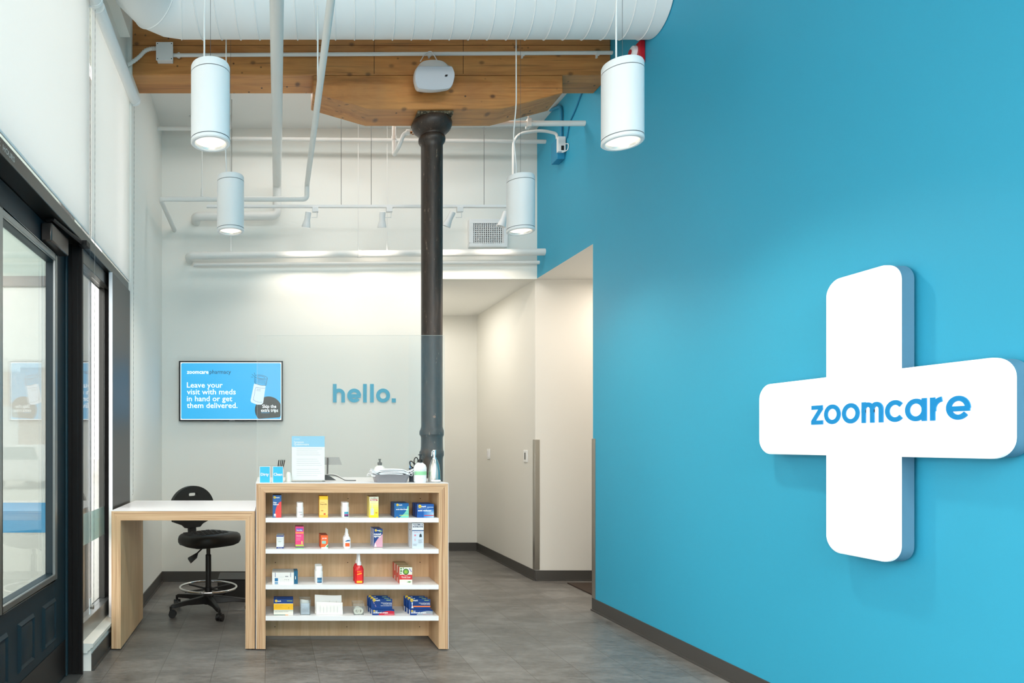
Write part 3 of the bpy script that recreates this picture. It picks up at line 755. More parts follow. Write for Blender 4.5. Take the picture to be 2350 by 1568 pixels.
# ================================================================== PENDANTS
GRV = mat('shadow_gap_grey', (120, 128, 134), .6)
def pendant(x, y, zt, zb, lab, top, wob=0, r=.094):
    e = empty('pendant_light', (x, y, zb), lab, 'pendant light', 'white cylinder pendant lights')
    b = MB(); b.lathe([(r-.012, zt), (r-.004, zt-.003), (r, zt-.012), (r, zt-.04)], WMET, (x, y, 0), 64); b.build('top_cap', e)
    b = MB(); b.lathe([(r, zt-.044), (r, zb+.022)], WMET, (x, y, 0), 64, cap=False); b.lathe([(r-.004, zt-.039), (r-.004, zt-.045)], GRV, (x, y, 0), 64, cap=False); b.lathe([(r-.003, zb+.023), (r-.003, zb+.017)], GRV, (x, y, 0), 64, cap=False); b.build('shade', e)
    b = MB(); b.lathe([(r+.0005, zb+.018), (r+.001, zb+.004), (r-.004, zb), (r-.016, zb), (r-.019, zb+.006)], WMET, (x, y, 0), 64, cap=False); b.build('trim_ring', e)
    b = MB(); n_ = 64
    b.lathe([(r-.019, zb+.006), (r-.03, zb+.045), (.028, zb+.10)], mat('bright_reflector', (245, 240, 232), .25, .5), (x, y, 0), 64, cap=False); b.build('reflector', e)
    b = MB(); b.lathe([(.001, zb+.0155), (r-.021, zb+.0150)], LENS, (x, y, 0), 48, cap=False); b.build('lens', e)
    b = MB()
    if wob: pp = [(x-.03, y, zt-.002), (x-.031, y, zt+.10), (x-.045+wob, y, zt+.28), (x-.03, y, zt+.5), (x-.032, y, top)]
    else: pp = [(x-.03, y, zt-.002), (x-.03, y, zt+.20), (x-.03, y, zt+.25), (x-.02, y, zt+.5), (x-.02, y, top)]
    b.tube(bend(pp, .06), .0042, CORD, 8); b.build('cord', e)
    b = MB(); b.tube([(x, y, zt-.002), (x, y, top)], .0011, WIRE, 5); b.build('suspension_wire', e)
    L = light('pendant_beam', 'SPOT', (x, y, zb-.012), 42, (1, .88, .74), (0, 0, 0), spot_size=2.5, spot_blend=.95, shadow_soft_size=.06)
pendant(-.285, 3.31, 3.159, 2.778, 'large white cylinder pendant at left, closest to the window', 4.752)
pendant(-.27, 4.76, 3.190, 2.802, 'small white cylinder pendant at left, in front of the beam', 4.752, .005)
pendant(1.712, 3.31, 3.165, 2.783, 'large white cylinder pendant at right, in front of the blue wall', 4.752)
pendant(1.752, 4.76, 3.188, 2.802, 'small white cylinder pendant at right, beside the air vent', 4.752, -.006)

# ================================================================== GLYPHS
def glyph(ch, w_):
    r = .5-w_/2; h = w_/2
    circ = arc(r+h, .5, r, 0, 360, 40); circ[-1] = circ[0]
    if ch == 'o': return [circ], 1.0
    if ch == 'a': return [circ, [(1-h, 0), (1-h, 1)]], 1.0
    if ch == 'c': return [arc(.5, .5, r, 42, 318, 32)], .90
    if ch == 'e': return [arc(.5, .5, r, -4, 322, 36), [(h*1.2, .46), (1-h*.2, .46)]], .98
    if ch == 'z': return [[(0, 1-h), (.72, 1-h)], [(.66, 1-h*1.2), (.07, h*1.2)], [(0, h), (.74, h)]], .76
    if ch == 'r': return [[(h, 0), (h, 1)], arc(.56, .50, .41, 96, 180, 12)+[(.15, .4)]], .60
    if ch == 'm':
        q = .235
        return [[(h, 0), (h, 1)], [(h, .5)]+arc(h+q, .98-h-q, q, 180, 0, 16)+[(h+2*q, 0)], [(h+2*q, .5)]+arc(h+3*q, .98-h-q, q, 180, 0, 16)+[(h+4*q, 0)]], 4*q+w_
    if ch == 'h':
        q = .30
        return [[(h, 0), (h, 1.33)], [(h, .55)]+arc(h+q, 1-h-q, q, 180, 0, 16)+[(h+2*q, 0)]], 2*q+w_
    if ch == 'l': return [[(h, 0), (h, 1.33)]], w_
    if ch == '.': return [[(h*1.1, 0), (h*1.1, w_*1.1)]], w_*1.1
def word(parent, string, w_, sc, origin, u, v, n, m, gaps, labels=True):
    x = 0
    for ch, g in zip(string, gaps):
        lines, adv = glyph(ch, w_)
        b = MB(); b.strokes(lines, w_ if ch != '.' else w_*1.1, Vector(origin)+Vector(u)*x*sc, sc, m, u, v, n); b.build('letter', parent)
        x += adv+g
    return x*sc
# hello.
hl = empty('wall_lettering', at(763, 924, 6.548), 'blue hello. lettering on the white back wall', 'lettering')
hw = word(hl, 'hello.', .265, .1335, at(764, 924, 6.546), (1, 0, 0), (0, 0, 1), (0, -.003, 0), HELLO, [.16, .16, .24, .17, .12, 0])

# cross sign
XF, SY, SZ = 2.478, 2.872, 1.448
def cross(hl_, hw_, r, ri=.0, hz=None):
    P = []
    hz = hz or hl_
    q = [(0, hl_, hw_), (90, hz, hw_), (180, hl_, hw_), (270, hz, hw_)]
    for k in range(4):
        L_ = hl_ if k % 2 == 0 else hz
        ca, sa = math.cos(k*PI/2), math.sin(k*PI/2)
        arm = arc(L_-r, -hw_+r, r, -90, 0, 10)+arc(L_-r, hw_-r, r, 0, 90, 10)+[(hw_, hw_)]
        P += [(x*ca-y*sa, x*sa+y*ca) for x, y in arm]
    return P
sg = empty('cross_sign', (2.53, SY, SZ), 'large lit white rounded cross sign mounted on the blue wall', 'sign')
C1 = cross(.589, .174, .072, hz=.600); C0 = cross(.580, .165, .063, hz=.591); C2 = cross(.586, .170, .068, hz=.598)
def ringpts(C, x): return [(x, SY+a, SZ+z) for a, z in C]
n_ = len(C1)
b = MB(); b.add(ringpts(C1, 2.500)+ringpts(C1, 2.486)+ringpts(C0, XF), [(i, (i+1) % n_, n_+(i+1) % n_, n_+i) for i in range(n_)]+[(n_+i, n_+(i+1) % n_, 2*n_+(i+1) % n_, 2*n_+i) for i in range(n_)]+[tuple(range(2*n_, 3*n_))], SIGNF, True)
b.build('face', sg)
b = MB(); b.add(ringpts(C2, 2.500)+ringpts(C2, 2.553), [(i, (i+1) % n_, n_+(i+1) % n_, n_+i) for i in range(n_)]+[tuple(range(n_, 2*n_))], SIGNS); b.build('side_return', sg)
b = MB()
for dy, dz in ((.3, 0), (-.3, 0), (0, .4), (0, -.4)): b.lathe([(.012, 0), (.012, .02)], STEEL, (2.551, SY+dy, SZ+dz), 12, 'X')
b.build('standoff', sg)
# the word runs from far (left) to near (right): u = -Y
word(sg, 'zoomcare', .215, .0865, (XF-.0005, 3.116, 1.412), (0, -1, 0), (0, 0, 1), (-.0035, 0, 0), CYAN, [.06, .10, .13, .10, .10, .16, .10, 0])

# ================================================================== DESK + COUNTER
DX0_, DX1_, DY0, DY1, DZ = -1.0126, -.0930, 4.377, 5.15, .897
T = .060
def arch(root, x0, x1, y0, y1, z0, zt, T, tops=True):
    b = MB(); b.prism([(x0, y0, z0), (x0+T, y0, z0), (x0+T, y0, zt-T), (x0, y0, zt)], (0, .004, 0), PLYV); b.prism([(x0, y0+.004, z0), (x0+T, y0+.004, z0), (x0+T, y0+.004, zt-T), (x0, y0+.004, zt)], (0, y1-y0-.004, 0), BIRCH)
    b.build('side_panel', root)
    b = MB(); b.prism([(x1-T, y0, z0), (x1, y0, z0), (x1, y0, zt), (x1-T, y0, zt-T)], (0, .004, 0), PLYV); b.prism([(x1-T, y0+.004, z0), (x1, y0+.004, z0), (x1, y0+.004, zt), (x1-T, y0+.004, zt-T)], (0, y1-y0-.004, 0), BIRCH)
    b.build('side_panel', root)
    b = MB(); b.prism([(x0, y0, zt), (x0+T, y0, zt-T), (x1-T, y0, zt-T), (x1, y0, zt)], (0, .004, 0), PLYH); b.prism([(x0, y0+.004, zt), (x0+T, y0+.004, zt-T), (x1-T, y0+.004, zt-T), (x1, y0+.004, zt)], (0, y1-y0-.004, 0), BIRCH)
    b.build('top_panel', root)
    b = MB(); b.box((x0-.0005, y0-.0005, zt), (x1+.0005, y1, zt+.0035), LAM); b.build('laminate_top', root)
dk = empty('desk', (-.55, 4.76, 0), 'low plywood desk with white top beside the window', 'desk')
arch(dk, DX0_, DX1_, DY0, DY1, .010, .893, .060)
b = MB()
for x in (DX0_+.03, DX1_-.03):
    for y in (4.42, 5.1): b.lathe([(.014, 0), (.014, .011)], STEEL, (x, y, 0), 12)
b.build('levelling_foot', dk)
KX0, KX1, KY1, KZ = -.0838, 1.1467, 5.13, 1.0700
ct = empty('counter', (.53, 4.75, 0), 'tall plywood reception counter with white shelves facing the room', 'counter')
arch(ct, KX0, KX1, DY0, KY1, .008, KZ, .0595)
b = MB(); b.box((KX0-.0025, DY0+.001, .01), (KX0-.0002, KY1, KZ+.003), LAM); b.box((KX1+.0002, DY0+.001, .01), (KX1+.0025, KY1, KZ+.003), LAM); b.build('side_laminate', ct)
b = MB(); b.box((KX0+.0595, 4.65, .016), (KX1-.0595, 4.668, KZ-.0595), BIRCH); bp_ = b.build('back_panel', ct)
b = MB()
for px, py in ((798.8, 1144.7), (964.5, 1144.7), (632, 1291.5), (798, 1291.5), (964, 1291), (631, 1439), (796, 1439), (963, 1439), (632, 1144)):
    p = at(px, py, 4.65); b.lathe([(.0035, -.0006), (.0035, .001)], mat('screw_brown', (80, 56, 36), .6), p, 10, 'Y')
b.build('screw', bp_)
SHZ = [.8485, .6485, .4190, .2185]
for z in SHZ:
    b = MB(); b.box((KX0+.0598, 4.379, z-.029), (KX1-.0598, 4.6495, z), SHELFW); b.build('shelf', ct, bevel=.0008)
b = MB()
for x in (KX0+.03, KX1-.03):
    for y in (4.42, 5.08): b.lathe([(.016, 0), (.016, .009)], BLACKP, (x, y, 0), 12)
b.build('levelling_foot', ct)

# dark box on the floor behind the desk
b = MB(); b.box((-.44, 5.80, .0), (.10, 6.1, .17), mat('charcoal_box', (34, 33, 32), .55))
b.box((-.44, 5.795, .165), (.10, 6.1, .175), BLACKP)
tag(b.build('storage_box', bevel=.004), 'dark low box on the floor behind the drafting chair', 'box')

# ================================================================== TV
TVY = 6.50
tv = empty('wall_screen', (at(530, 897, TVY)), 'wall mounted screen with blue pharmacy advert on the back wall', 'screen')
P0, P1 = at(410.5, 967, TVY), at(649.5, 828.5, TVY)
x0, x1, z0, z1 = P0.x, P1.x, P0.z, P1.z
b = MB(); b.box((x0, TVY, z0), (x1, TVY+.035, z1), BLACKP); b.build('bezel', tv, bevel=.003)
b = MB(); b.box((x0+.2, TVY+.035, z0+.1), (x1-.2, YB, z1-.1), BLACKP); b.build('wall_mount', tv)
S = .0041480  # metres per photo pixel at the screen
def tp(px, py, dy=0): return Vector(((px-618)*S, TVY-.0015-dy, H+(1018-py)*S))
b = MB(); zz = tp(0, 963).z
b.prism([(x, TVY-.001, z) for x, z in [(x0+.016, z0+.013), (x1-.016, z0+.013), (x1-.016, z1-.014), (x0+.016, z1-.014)]], (0, .0005, 0), SCRW)
rr = rrect(tp(415.7, 0).x, tp(0, 962).z, tp(644.5, 0).x, tp(0, 833.5).z, .014)
b.prism([(x, TVY-.0018, z) for x, z in rr], (0, .0005, 0), SCRB)
cc = [p for p in arc(tp(616, 0).x, tp(0, 941).z, .128, -34, 225, 40)]
zlo = tp(0, 961.5).z; xhi = tp(644, 0).x
cc = [(min(x, xhi), max(z, zlo)) for x, z in cc]
b.prism([(x, TVY-.0022, z) for x, z in cc], (0, .0003, 0), SCRK)
# bottle drawing
def q(px, py): p = tp(px, py); return (p.x, TVY-.0028, p.z)
body = [(583, 881), (609.5, 886), (604, 925), (600, 929), (590, 929), (577, 924), (575, 920)]
b.prism([q(*p) for p in body], (0, .0002, 0), SCRG)
def ln(pts, wd=.0036, m=SCRD, dy=.0034):
    b.strokes([[(tp(*p).x, tp(*p).z) for p in pts]], wd, (0, TVY-dy, 0), 1, m, (1, 0, 0), (0, 0, 1))
ln([(585, 864.5), (584, 877), (587, 881), (600, 885), (610, 885), (612, 878), (613.5, 869)])
ell = [(599+14.5*math.cos(a)-0, 866+4.6*math.sin(a)+2.2*math.cos(a)) for a in [2*PI*k/24 for k in range(25)]]; ell[-1] = ell[0]; ln(ell, .0032)
ell = [(599+9*math.cos(a), 866.3+2.6*math.sin(a)+1.4*math.cos(a)) for a in [2*PI*k/24 for k in range(25)]]; ell[-1] = ell[0]; ln(ell, .0026)
for k in range(9): xx = 587+k*2.9; ln([(xx, 869.5+k*.45), (xx-.8, 878.5+k*.55)], .0024)
ln([(608, 891.5), (598, 891), (587.5, 889), (586, 893), (581.5, 918), (587, 921.5), (596, 924), (603, 923)], .0022)
ln([(589, 893.5), (599, 895)], .0018); ln([(588, 896), (598, 898)], .0018)
ln([(578, 859), (583.5, 864)], .003); ln([(583, 855.5), (585.5, 861)], .003); ln([(576, 865.5), (581, 865.7)], .003)
def tt(s_, px, py, size, wpx, m, bold=.02, al='L'): b.text(s_, size*S, tp(px, py, .002), m, bold=bold, width=wpx*S, align=al)
tt('zoomcare', 429, 858, 12.5, 49.5, SCRW, .02); tt('pharmacy', 481, 858, 13, 49, SCRD, .0)
for k, (s_, wp) in enumerate((('Leave your', 82), ('visit with meds', 112), ('in hand or get', 104), ('them delivered.', 116))):
    tt(s_, 429, 889.8+k*15.6, 17.5, wp, SCRW, .008)
tt('Skip the', 618, 936.5, 11, 32, SCRW, .01, 'C'); tt('extra trips', 618.5, 945.5, 11, 39, SCRW, .01, 'C')
ln([(599, 947.5), (618, 947.5)], .003, SCRB)
b.build('screen', tv)
b = MB(); b.text('SAMSUNG', .012, tp(526, 966.6, .001), mat('badge_grey', (150, 155, 160), .4), bold=.01); b.build('badge', tv)

# ================================================================== CHAIR
CHX, CHY = -.482, 5.40
ch = empty('drafting_chair', (CHX, CHY, 0), 'black drafting chair with chrome foot ring behind the desk', 'chair')
fd = Vector((.72, -.69, 0)).normalized(); sdv = Vector((-fd.y, fd.x, 0))
def cp(f, s, z): return Vector((CHX, CHY, 0))+fd*f+sdv*s+Vector((0, 0, z))
b = MB()
# seat: cushion as stacked rings
rings = []
def seatring(zf, sc, n=40):
    r_ = []
    for k in range(n):
        a = 2*PI*k/n; ca, sa = math.cos(a), math.sin(a)
        ex = 2/2.6
        f = math.copysign(abs(ca)**ex, ca)*.235*sc; s_ = math.copysign(abs(sa)**ex, sa)*(.225+.02*ca)*sc
        dz = .018*(f/.235)**2*(1 if f > 0 else .2) - (.028 if f < -.12 else 0)*(abs(f)-.12)/.12*1.0
        r_.append(cp(f+.0, s_, zf+dz))
    return r_
levels = [(.515, .45), (.518, .80), (.532, .94), (.555, .995), (.58, 1.0), (.603, .97), (.617, .90), (.622, .78), (.617, .55), (.612, .25), (.611, .03)]
vs = []; n_ = 40
for z, s_ in levels: vs += seatring(z, s_)
fs = [(i*n_+k, i*n_+(k+1) % n_, (i+1)*n_+(k+1) % n_, (i+1)*n_+k) for i in range(len(levels)-1) for k in range(n_)]
fs += [tuple(range(n_))[::-1], tuple(range((len(levels)-1)*n_, len(levels)*n_))]
b.add(vs, fs, SEATM, True); seat = b.build('seat', ch)
b = MB()
for i in range(-4, 5):
    for j in range(-3, 4):
        f = i*.038+.02; s_ = j*.046+(.0 if i % 2 else .023)
        if (f/.19)**2+(s_/.18)**2 < 1: b.tube([cp(f-.014, s_-.02, .6175), cp(f+.008, s_, .620+.003*(i > 1)), cp(f-.014, s_+.02, .6175)], .0042, SEATM, 6)
b.build('seat_ribbing', seat)
# backrest: D shape with slot; in chair frame, plane normal fd
out = arc(0, .80, .225, 0, 180, 24); out = [(x*(1.0), .80+(z-.80)*.80) for x, z in out]
low = [(-.222, .76), (-.20, .70), (-.10, .665), (-.07, .64), (.07, .64), (.10, .665), (.20, .70), (.222, .76)]
outl = out+low
hole = rrect(-.046, .897, .046, .923, .0128, 4)
bm_ = bmesh.new()
def bpt(s_, z, th): cv = -.17*(s_**2)/.2; return cp(-.232-cv*-1*.0-.02*(z-.7)+th, s_+.03, z)
b = MB()
import mathutils.geometry as mg
loops = [[Vector((x, z, 0)) for x, z in outl], [Vector((x, z, 0)) for x, z in hole[::-1]]]
tri = mg.tessellate_polygon(loops); allp = [p for l in loops for p in l]
na = len(allp); F_ = [bpt(p.x, p.y, .016) for p in allp]; B_ = [bpt(p.x, p.y, -.016) for p in allp]
b.add(F_+B_, [tuple(t_) for t_ in tri]+[tuple(i+na for i in t_[::-1]) for t_ in tri], SEATM)
no = len(outl); nh = len(hole)
b.add(F_+B_, [(i, (i+1) % no, na+(i+1) % no, na+i) for i in range(no)]+[(no+i, no+(i+1) % nh, na+no+(i+1) % nh, na+no+i) for i in range(nh)], SEATM, True)
b.build('backrest', ch)
b = MB(); b.prism([cp(-.262, -.002, .70), cp(-.252, .062, .70), cp(-.225, .05, .52), cp(-.235, -.012, .52)], fd*.028, BLACKP)
b.prism([cp(-.255, -.03, .505), cp(-.255, .03, .505), cp(.05, .03, .505), cp(.05, -.03, .505)], (0, 0, .02), BLACKP); b.build('back_bracket', ch, bevel=.004)
b = MB(); b.lathe([(.016, .43), (.016, .51)], mat('gas_piston', (60, 58, 56), .3, .6), (CHX, CHY, 0), 20); b.build('gas_piston', ch)
b = MB(); b.lathe([(.023, .12), (.023, .445), (.019, .45)], BLACKP, (CHX, CHY, 0), 24); b.lathe([(.04, .06), (.045, .13), (.03, .15), (.027, .19)], BLACKP, (CHX, CHY, 0), 24); b.build('chair_column', ch)
b = MB(); b.tube([cp(-.02, -.03, .51), cp(-.06, -.07, .455)], .006, BLACKP, 8)
b.prism([cp(-.05, -.06, .46), cp(-.02, -.10, .43), cp(-.06, -.13, .385), cp(-.12, -.11, .41)], (0, .0, .012), BLACKP)
b.lathe([(.03, 0), (.03, .022)], BLACKP, cp(-.09, -.02, .487), 16); b.build('height_lever', ch)
b = MB(); n_ = 64
b.tube([(CHX+.222*math.cos(2*PI*k/n_), CHY+.222*math.sin(2*PI*k/n_), .192) for k in range(n_)], .0095, CHROME, 12, closed=True); fr_ = b.build('foot_ring', ch); fr_['label'] = 'chrome foot ring'
b = MB()
for a in (40, 140, 220, 320): b.tube([(CHX+.02*math.cos(math.radians(a)), CHY+.02*math.sin(math.radians(a)), .175), (CHX+.215*math.cos(math.radians(a)), CHY+.215*math.sin(math.radians(a)), .182)], .008, BLACKP, 8)
b.lathe([(.032, .165), (.032, .19)], BLACKP, (CHX, CHY, 0), 20); b.build('ring_spoke', ch)
for a in (217, 289, 1, 73, 145):
    ra = math.radians(a); d = Vector((math.cos(ra), math.sin(ra), 0)); C0_ = Vector((CHX, CHY, 0)); s_ = Vector((-d.y, d.x, 0))
    b = MB(); A = C0_+d*.03; B = C0_+d*.315
    vs = []
    for p, hw_, zt_, zb_ in ((A, .028, .128, .065), (C0_+d*.2, .022, .112, .078), (B, .019, .098, .07), (C0_+d*.333, .012, .09, .068)):
        vs += [p+s_*hw_+Vector((0, 0, zb_)), p-s_*hw_+Vector((0, 0, zb_)), p-s_*hw_*.7+Vector((0, 0, zt_)), p+s_*hw_*.7+Vector((0, 0, zt_))]
    fs = [(3, 2, 1, 0), (12, 13, 14, 15)]
    for i in range(3):
        for k in range(4): fs.append((i*4+k, i*4+(k+1) % 4, i*4+4+(k+1) % 4, i*4+4+k))
    b.add(vs, fs, BLACKP); lg = b.build('base_leg', ch, bevel=.004)
    b = MB(); P = C0_+d*.335; ax = Vector((math.cos(ra+.9), math.sin(ra+.9), 0)); fw = Vector((-ax.y, ax.x, 0))
    b.tube([P+Vector((0, 0, .085)), P+Vector((0, 0, .05))], .010, BLACKP, 8)
    for sgn in (-1, 1):
        c_ = P+ax*.016*sgn+fw*.014+Vector((0, 0, .0275))
        b.tube([c_-ax*.009, c_+ax*.009], .0275, BLACKP, 20)
    b.tube([P+fw*.014+Vector((0, 0, .036))-ax*.006, P+fw*.014+Vector((0, 0, .036))+ax*.006], .028, BLACKP, 16)
    b.build('caster', lg)

# ================================================================== COUNTERTOP
TZ_ = KZ+.0035
# acrylic screen
sgd = empty('sneeze_guard', (.53, 4.56, TZ_), 'tall clear acrylic screen standing on the counter top', 'screen guard')
gx0, gx1 = at(590, 0, 4.56).x, at(1019, 0, 4.56).x; gz = at(0, 770, 4.56).z
b = MB(); b.box((gx0, 4.557, TZ_), (gx1, 4.563, gz), ACRYL); b.build('pane', sgd)
EDG = mat('acrylic_edge', (226, 232, 224), .2)
b = MB(); b.box((gx0-.0008, 4.5568, TZ_), (gx0, 4.5632, gz), EDG); b.box((gx1, 4.5568, TZ_), (gx1+.0012, 4.5632, gz), EDG); b.box((gx0, 4.5568, gz), (gx1, 4.5632, gz+.0008), EDG); b.build('polished_edge', sgd)
b = MB()
for x in (gx0+.15, gx1-.15): b.box((x-.03, 4.50, TZ_), (x+.03, 4.62, TZ_+.006), ACRYL); b.box((x-.03, 4.550, TZ_+.006), (x+.03, 4.556, TZ_+.05), ACRYL)
b.build('foot', sgd)
# pen holders
HB = mat('holder_blue', (48, 186, 226), .35)
for (pa, pb), s_, lab in (((595.5, 620), 'Dirty', 'blue pen holder marked Dirty at the left end of the counter'), ((625.5, 650), 'Clean', 'blue pen holder marked Clean holding dark pens')):
    A = at(pa, 1108, 4.40).x; B = at(pb, 1108, 4.40).x; zt_ = TZ_+.105
    b = MB(); th = .002; yb_ = 4.40+(B-A)
    for lo, hi in (((A, 4.40, TZ_), (B, 4.402, zt_)), ((A, yb_-.002, TZ_), (B, yb_, zt_)), ((A, 4.402, TZ_), (A+.002, yb_-.002, zt_)), ((B-.002, 4.402, TZ_), (B, yb_-.002, zt_)), ((A, 4.402, TZ_), (B, yb_, TZ_+.003))): b.box(lo, hi, CUPP if lo[1] > 4.401 else LAM)
    b.box((A+.003, 4.3985, TZ_+.002), (B-.003, 4.3995, zt_-.002), HB)
    b.text(s_, .0245, ((A+B)/2, 4.3978, TZ_+.046), LAM, bold=.03, align='C')
    tag(b.build('pen_holder'), lab, 'pen holder', 'pen holders on the counter')
for k, (dx, lean, m_) in enumerate(((.012, .020, BLACKP), (.020, .026, mat('pen_grey', (70, 66, 62), .5)), (.03, .028, BLACKP), (.040, .030, mat('pen_brown', (60, 44, 34), .5)))):
    xx = .032+dx
    b = MB(); y_ = 4.42+.007*k
    b.tube([(xx, y_, TZ_+.004), (xx+lean*.93, y_+.005, TZ_+.145)], .0035, m_, 8); b.tube([(xx+lean*.93, y_+.005, TZ_+.145), (xx+lean, y_+.0055, TZ_+.152)], [.0035, .001], STEEL, 8)
    tag(b.build('pen'), ('black pen leaning leftmost in the Clean holder', 'grey pen second from left in the Clean holder', 'black pen second from right in the Clean holder', 'dark brown pen rightmost in the Clean holder')[k], 'pen', 'pens in the Clean holder')
# small white rounded dispenser
b = MB(); c_ = at(662, 1106, 4.46)
b.lathe([(.020, TZ_), (.021, TZ_+.004), (.019, TZ_+.03), (.014, TZ_+.058), (.009, TZ_+.066), (.001, TZ_+.067)], mat('milky_plastic', (232, 236, 226), .3), (c_.x, 4.47, 0), 24)
b.box((c_.x-.026, 4.445, TZ_), (c_.x+.026, 4.495, TZ_+.003), STEEL)
tag(b.build('small_dispenser'), 'small white rounded dispenser beside the Clean pen holder', 'dispenser')
# sign holder with form
fh = empty('form_stand', (.2, 4.50, TZ_), 'clear stand with blue headed questionnaire sheet on the counter', 'sign stand')
A = at(668.5, 0, 4.50).x; B = at(746, 0, 4.50).x; zt_ = at(0, 1000.5, 4.50).z
b = MB(); b.box((A, 4.495, TZ_), (B, 4.498, zt_), ACRYL); b.box((A, 4.504, TZ_), (B, 4.506, zt_), ACRYL); b.box((A, 4.46, TZ_), (B, 4.54, TZ_+.003), CUPP); b.build('clear_holder', fh)
b = MB(); zs = at(0, 1026, 4.50).z; PW = mat('sheet_white', (240, 243, 245), .6); LB = mat('sheet_blue', (146, 206, 236), .6); TG = mat('print_grey', (190, 194, 196), .7)
b.box((A+.003, 4.4995, TZ_+.012), (B-.003, 4.5015, zt_-.002), PW); b.box((A+.003, 4.4992, zs), (B-.003, 4.4994, zt_-.002), LB)
b.text('Symptom', .017, (A+.018, 4.4988, zs+.026), PW, bold=.02); b.text('Questionnaire', .017, (A+.018, 4.4988, zs+.011), PW, bold=.02); b.text('zoomcare', .009, (A+.018, 4.4988, zs+.050), PW, bold=.02)
for k in range(15):
    zz = zs-.014-k*.0135
    if k % 5 == 4: continue
    b.box((A+.035, 4.4990, zz), (B-.02-.03*((k*7) % 4)/3, 4.4993, zz+.0018), TG)
b.build('printed_sheet', fh)
# card terminal / tilted display with cables
dm = empty('desk_display', (.43, 4.80, TZ_), 'grey tilted display back with black base behind the form stand', 'display')
b = MB(); DGx = mat('display_grey', (150, 152, 152), .4)
b.prism([at(742, 1067, 4.82), at(785, 1067, 4.82), at(778.5, 1049.5, 4.86), at(742, 1049.5, 4.86)], (0, .012, 0), DGx); b.build('display_panel', dm)
b = MB(); X_ = lambda px: at(px, 0, 4.72).x
b.prism([(X_(740), 4.70, TZ_), (X_(771), 4.70, TZ_), (X_(757), 4.70, TZ_+.028), (X_(740), 4.70, TZ_+.036)], (0, .06, 0), BLACKP); b.tube([(X_(752), 4.75, TZ_+.02), at(752, 1052, 4.85)], .006, BLACKP, 8); b.build('base', dm)
b = MB(); b.tube(bend([(X_(745), 4.70, TZ_+.034), (X_(765), 4.69, TZ_+.038), (X_(784), 4.66, TZ_+.012), (X_(787), 4.60, TZ_+.004), (X_(812), 4.60, TZ_+.004)], .03), .003, BLACKP, 8)
b.tube(bend([(X_(748), 4.71, TZ_+.036), (X_(768), 4.71, TZ_+.045), (X_(786), 4.66, TZ_+.01), (X_(790), 4.64, TZ_+.004)], .03), .0025, CORD, 8); b.build('cable', dm)
# tray with masks
ty_ = 4.465; A = at(856, 0, ty_).x; B = at(938, 0, ty_).x
b = MB(); PL = mat('grey_plastic_tray', (138, 138, 142), .35)
def trr(x0, x1, y0, y1, z, r=.03): return [(x, y, z) for x, y in rrect(x0, y0, x1, y1, r, 6)]
o_ = trr(A+.016, B-.016, 4.42, 4.55, TZ_, .03); o2 = trr(A, B, 4.400, 4.552, TZ_+.052, .035); o3 = trr(A+.004, B-.004, 4.404, 4.548, TZ_+.052, .033); o4 = trr(A+.02, B-.02, 4.425, 4.545, TZ_+.005, .03)
n_ = len(o_); b.add(o_+o2+o3+o4, [(i+j*n_, (i+1) % n_+j*n_, (i+1) % n_+(j+1)*n_, i+(j+1)*n_) for j in range(3) for i in range(n_)]+[tuple(range(n_))[::-1], tuple(range(3*n_, 4*n_))], PL, True)
tag(b.build('tray'), 'grey plastic tray full of face masks on the counter', 'tray')
MK = mat('mask_blue_white', (238, 246, 250), .7)
for k in range(4):
    e = empty('face_mask', ((A+B)/2, 4.48, TZ_+.04+.010*k), ('pale face mask at the bottom of the grey tray', 'pale face mask second from bottom in the grey tray', 'pale face mask second from top in the grey tray', 'pale blue face mask lying on top of the grey tray')[k], 'face mask', 'face masks in the tray')
    b = MB(); nx, ny = 14, 6; vs = []
    jx = (-.012, .006, -.004, .0)[k]; top = (k == 3)
    for j in range(ny+1):
        for i in range(nx+1):
            u_ = i/nx; v_ = j/ny; xx = A+.008+jx+(B-A-.016)*u_
            zz = TZ_+.050+k*.0095+.008*max(0, math.sin(PI*u_))**.6+.002*math.sin(v_*9+u_*3)-(.006 if (u_ < .08 or u_ > .92) else 0)
            vs.append((xx, 4.418+.118*v_, zz))
    F1 = [(j*(nx+1)+i, j*(nx+1)+i+1, (j+1)*(nx+1)+i+1, (j+1)*(nx+1)+i) for j in range(ny) for i in range(nx)]
    nn_ = len(vs); b.add(vs+[(x, y, z-.0065) for x, y, z in vs], F1+[tuple(q_+nn_ for q_ in f[::-1]) for f in F1]+[(i, i+nn_, i+1+nn_, i+1) for i in range(nx)]+[(j*(nx+1), (j+1)*(nx+1), (j+1)*(nx+1)+nn_, j*(nx+1)+nn_) for j in range(ny)]+[(j*(nx+1)+nx, j*(nx+1)+nx+nn_, (j+1)*(nx+1)+nx+nn_, (j+1)*(nx+1)+nx) for j in range(ny)], MK, True); b.build('mask_body', e)
    for sx, x_ in ((-1, A+.008+jx), (1, B-.008+jx)):
        b = MB(); z_ = TZ_+.052+k*.009
        b.tube(bend([(x_, 4.428, z_-.004), (x_+sx*.030, 4.425-.008*k, z_+.012), (x_+sx*(.042-.004*k), 4.44, z_-.012+.004*k), (x_+sx*.012, 4.47, z_-.002)], .02), .0022, LAM, 6); b.build('ear_loop', e)
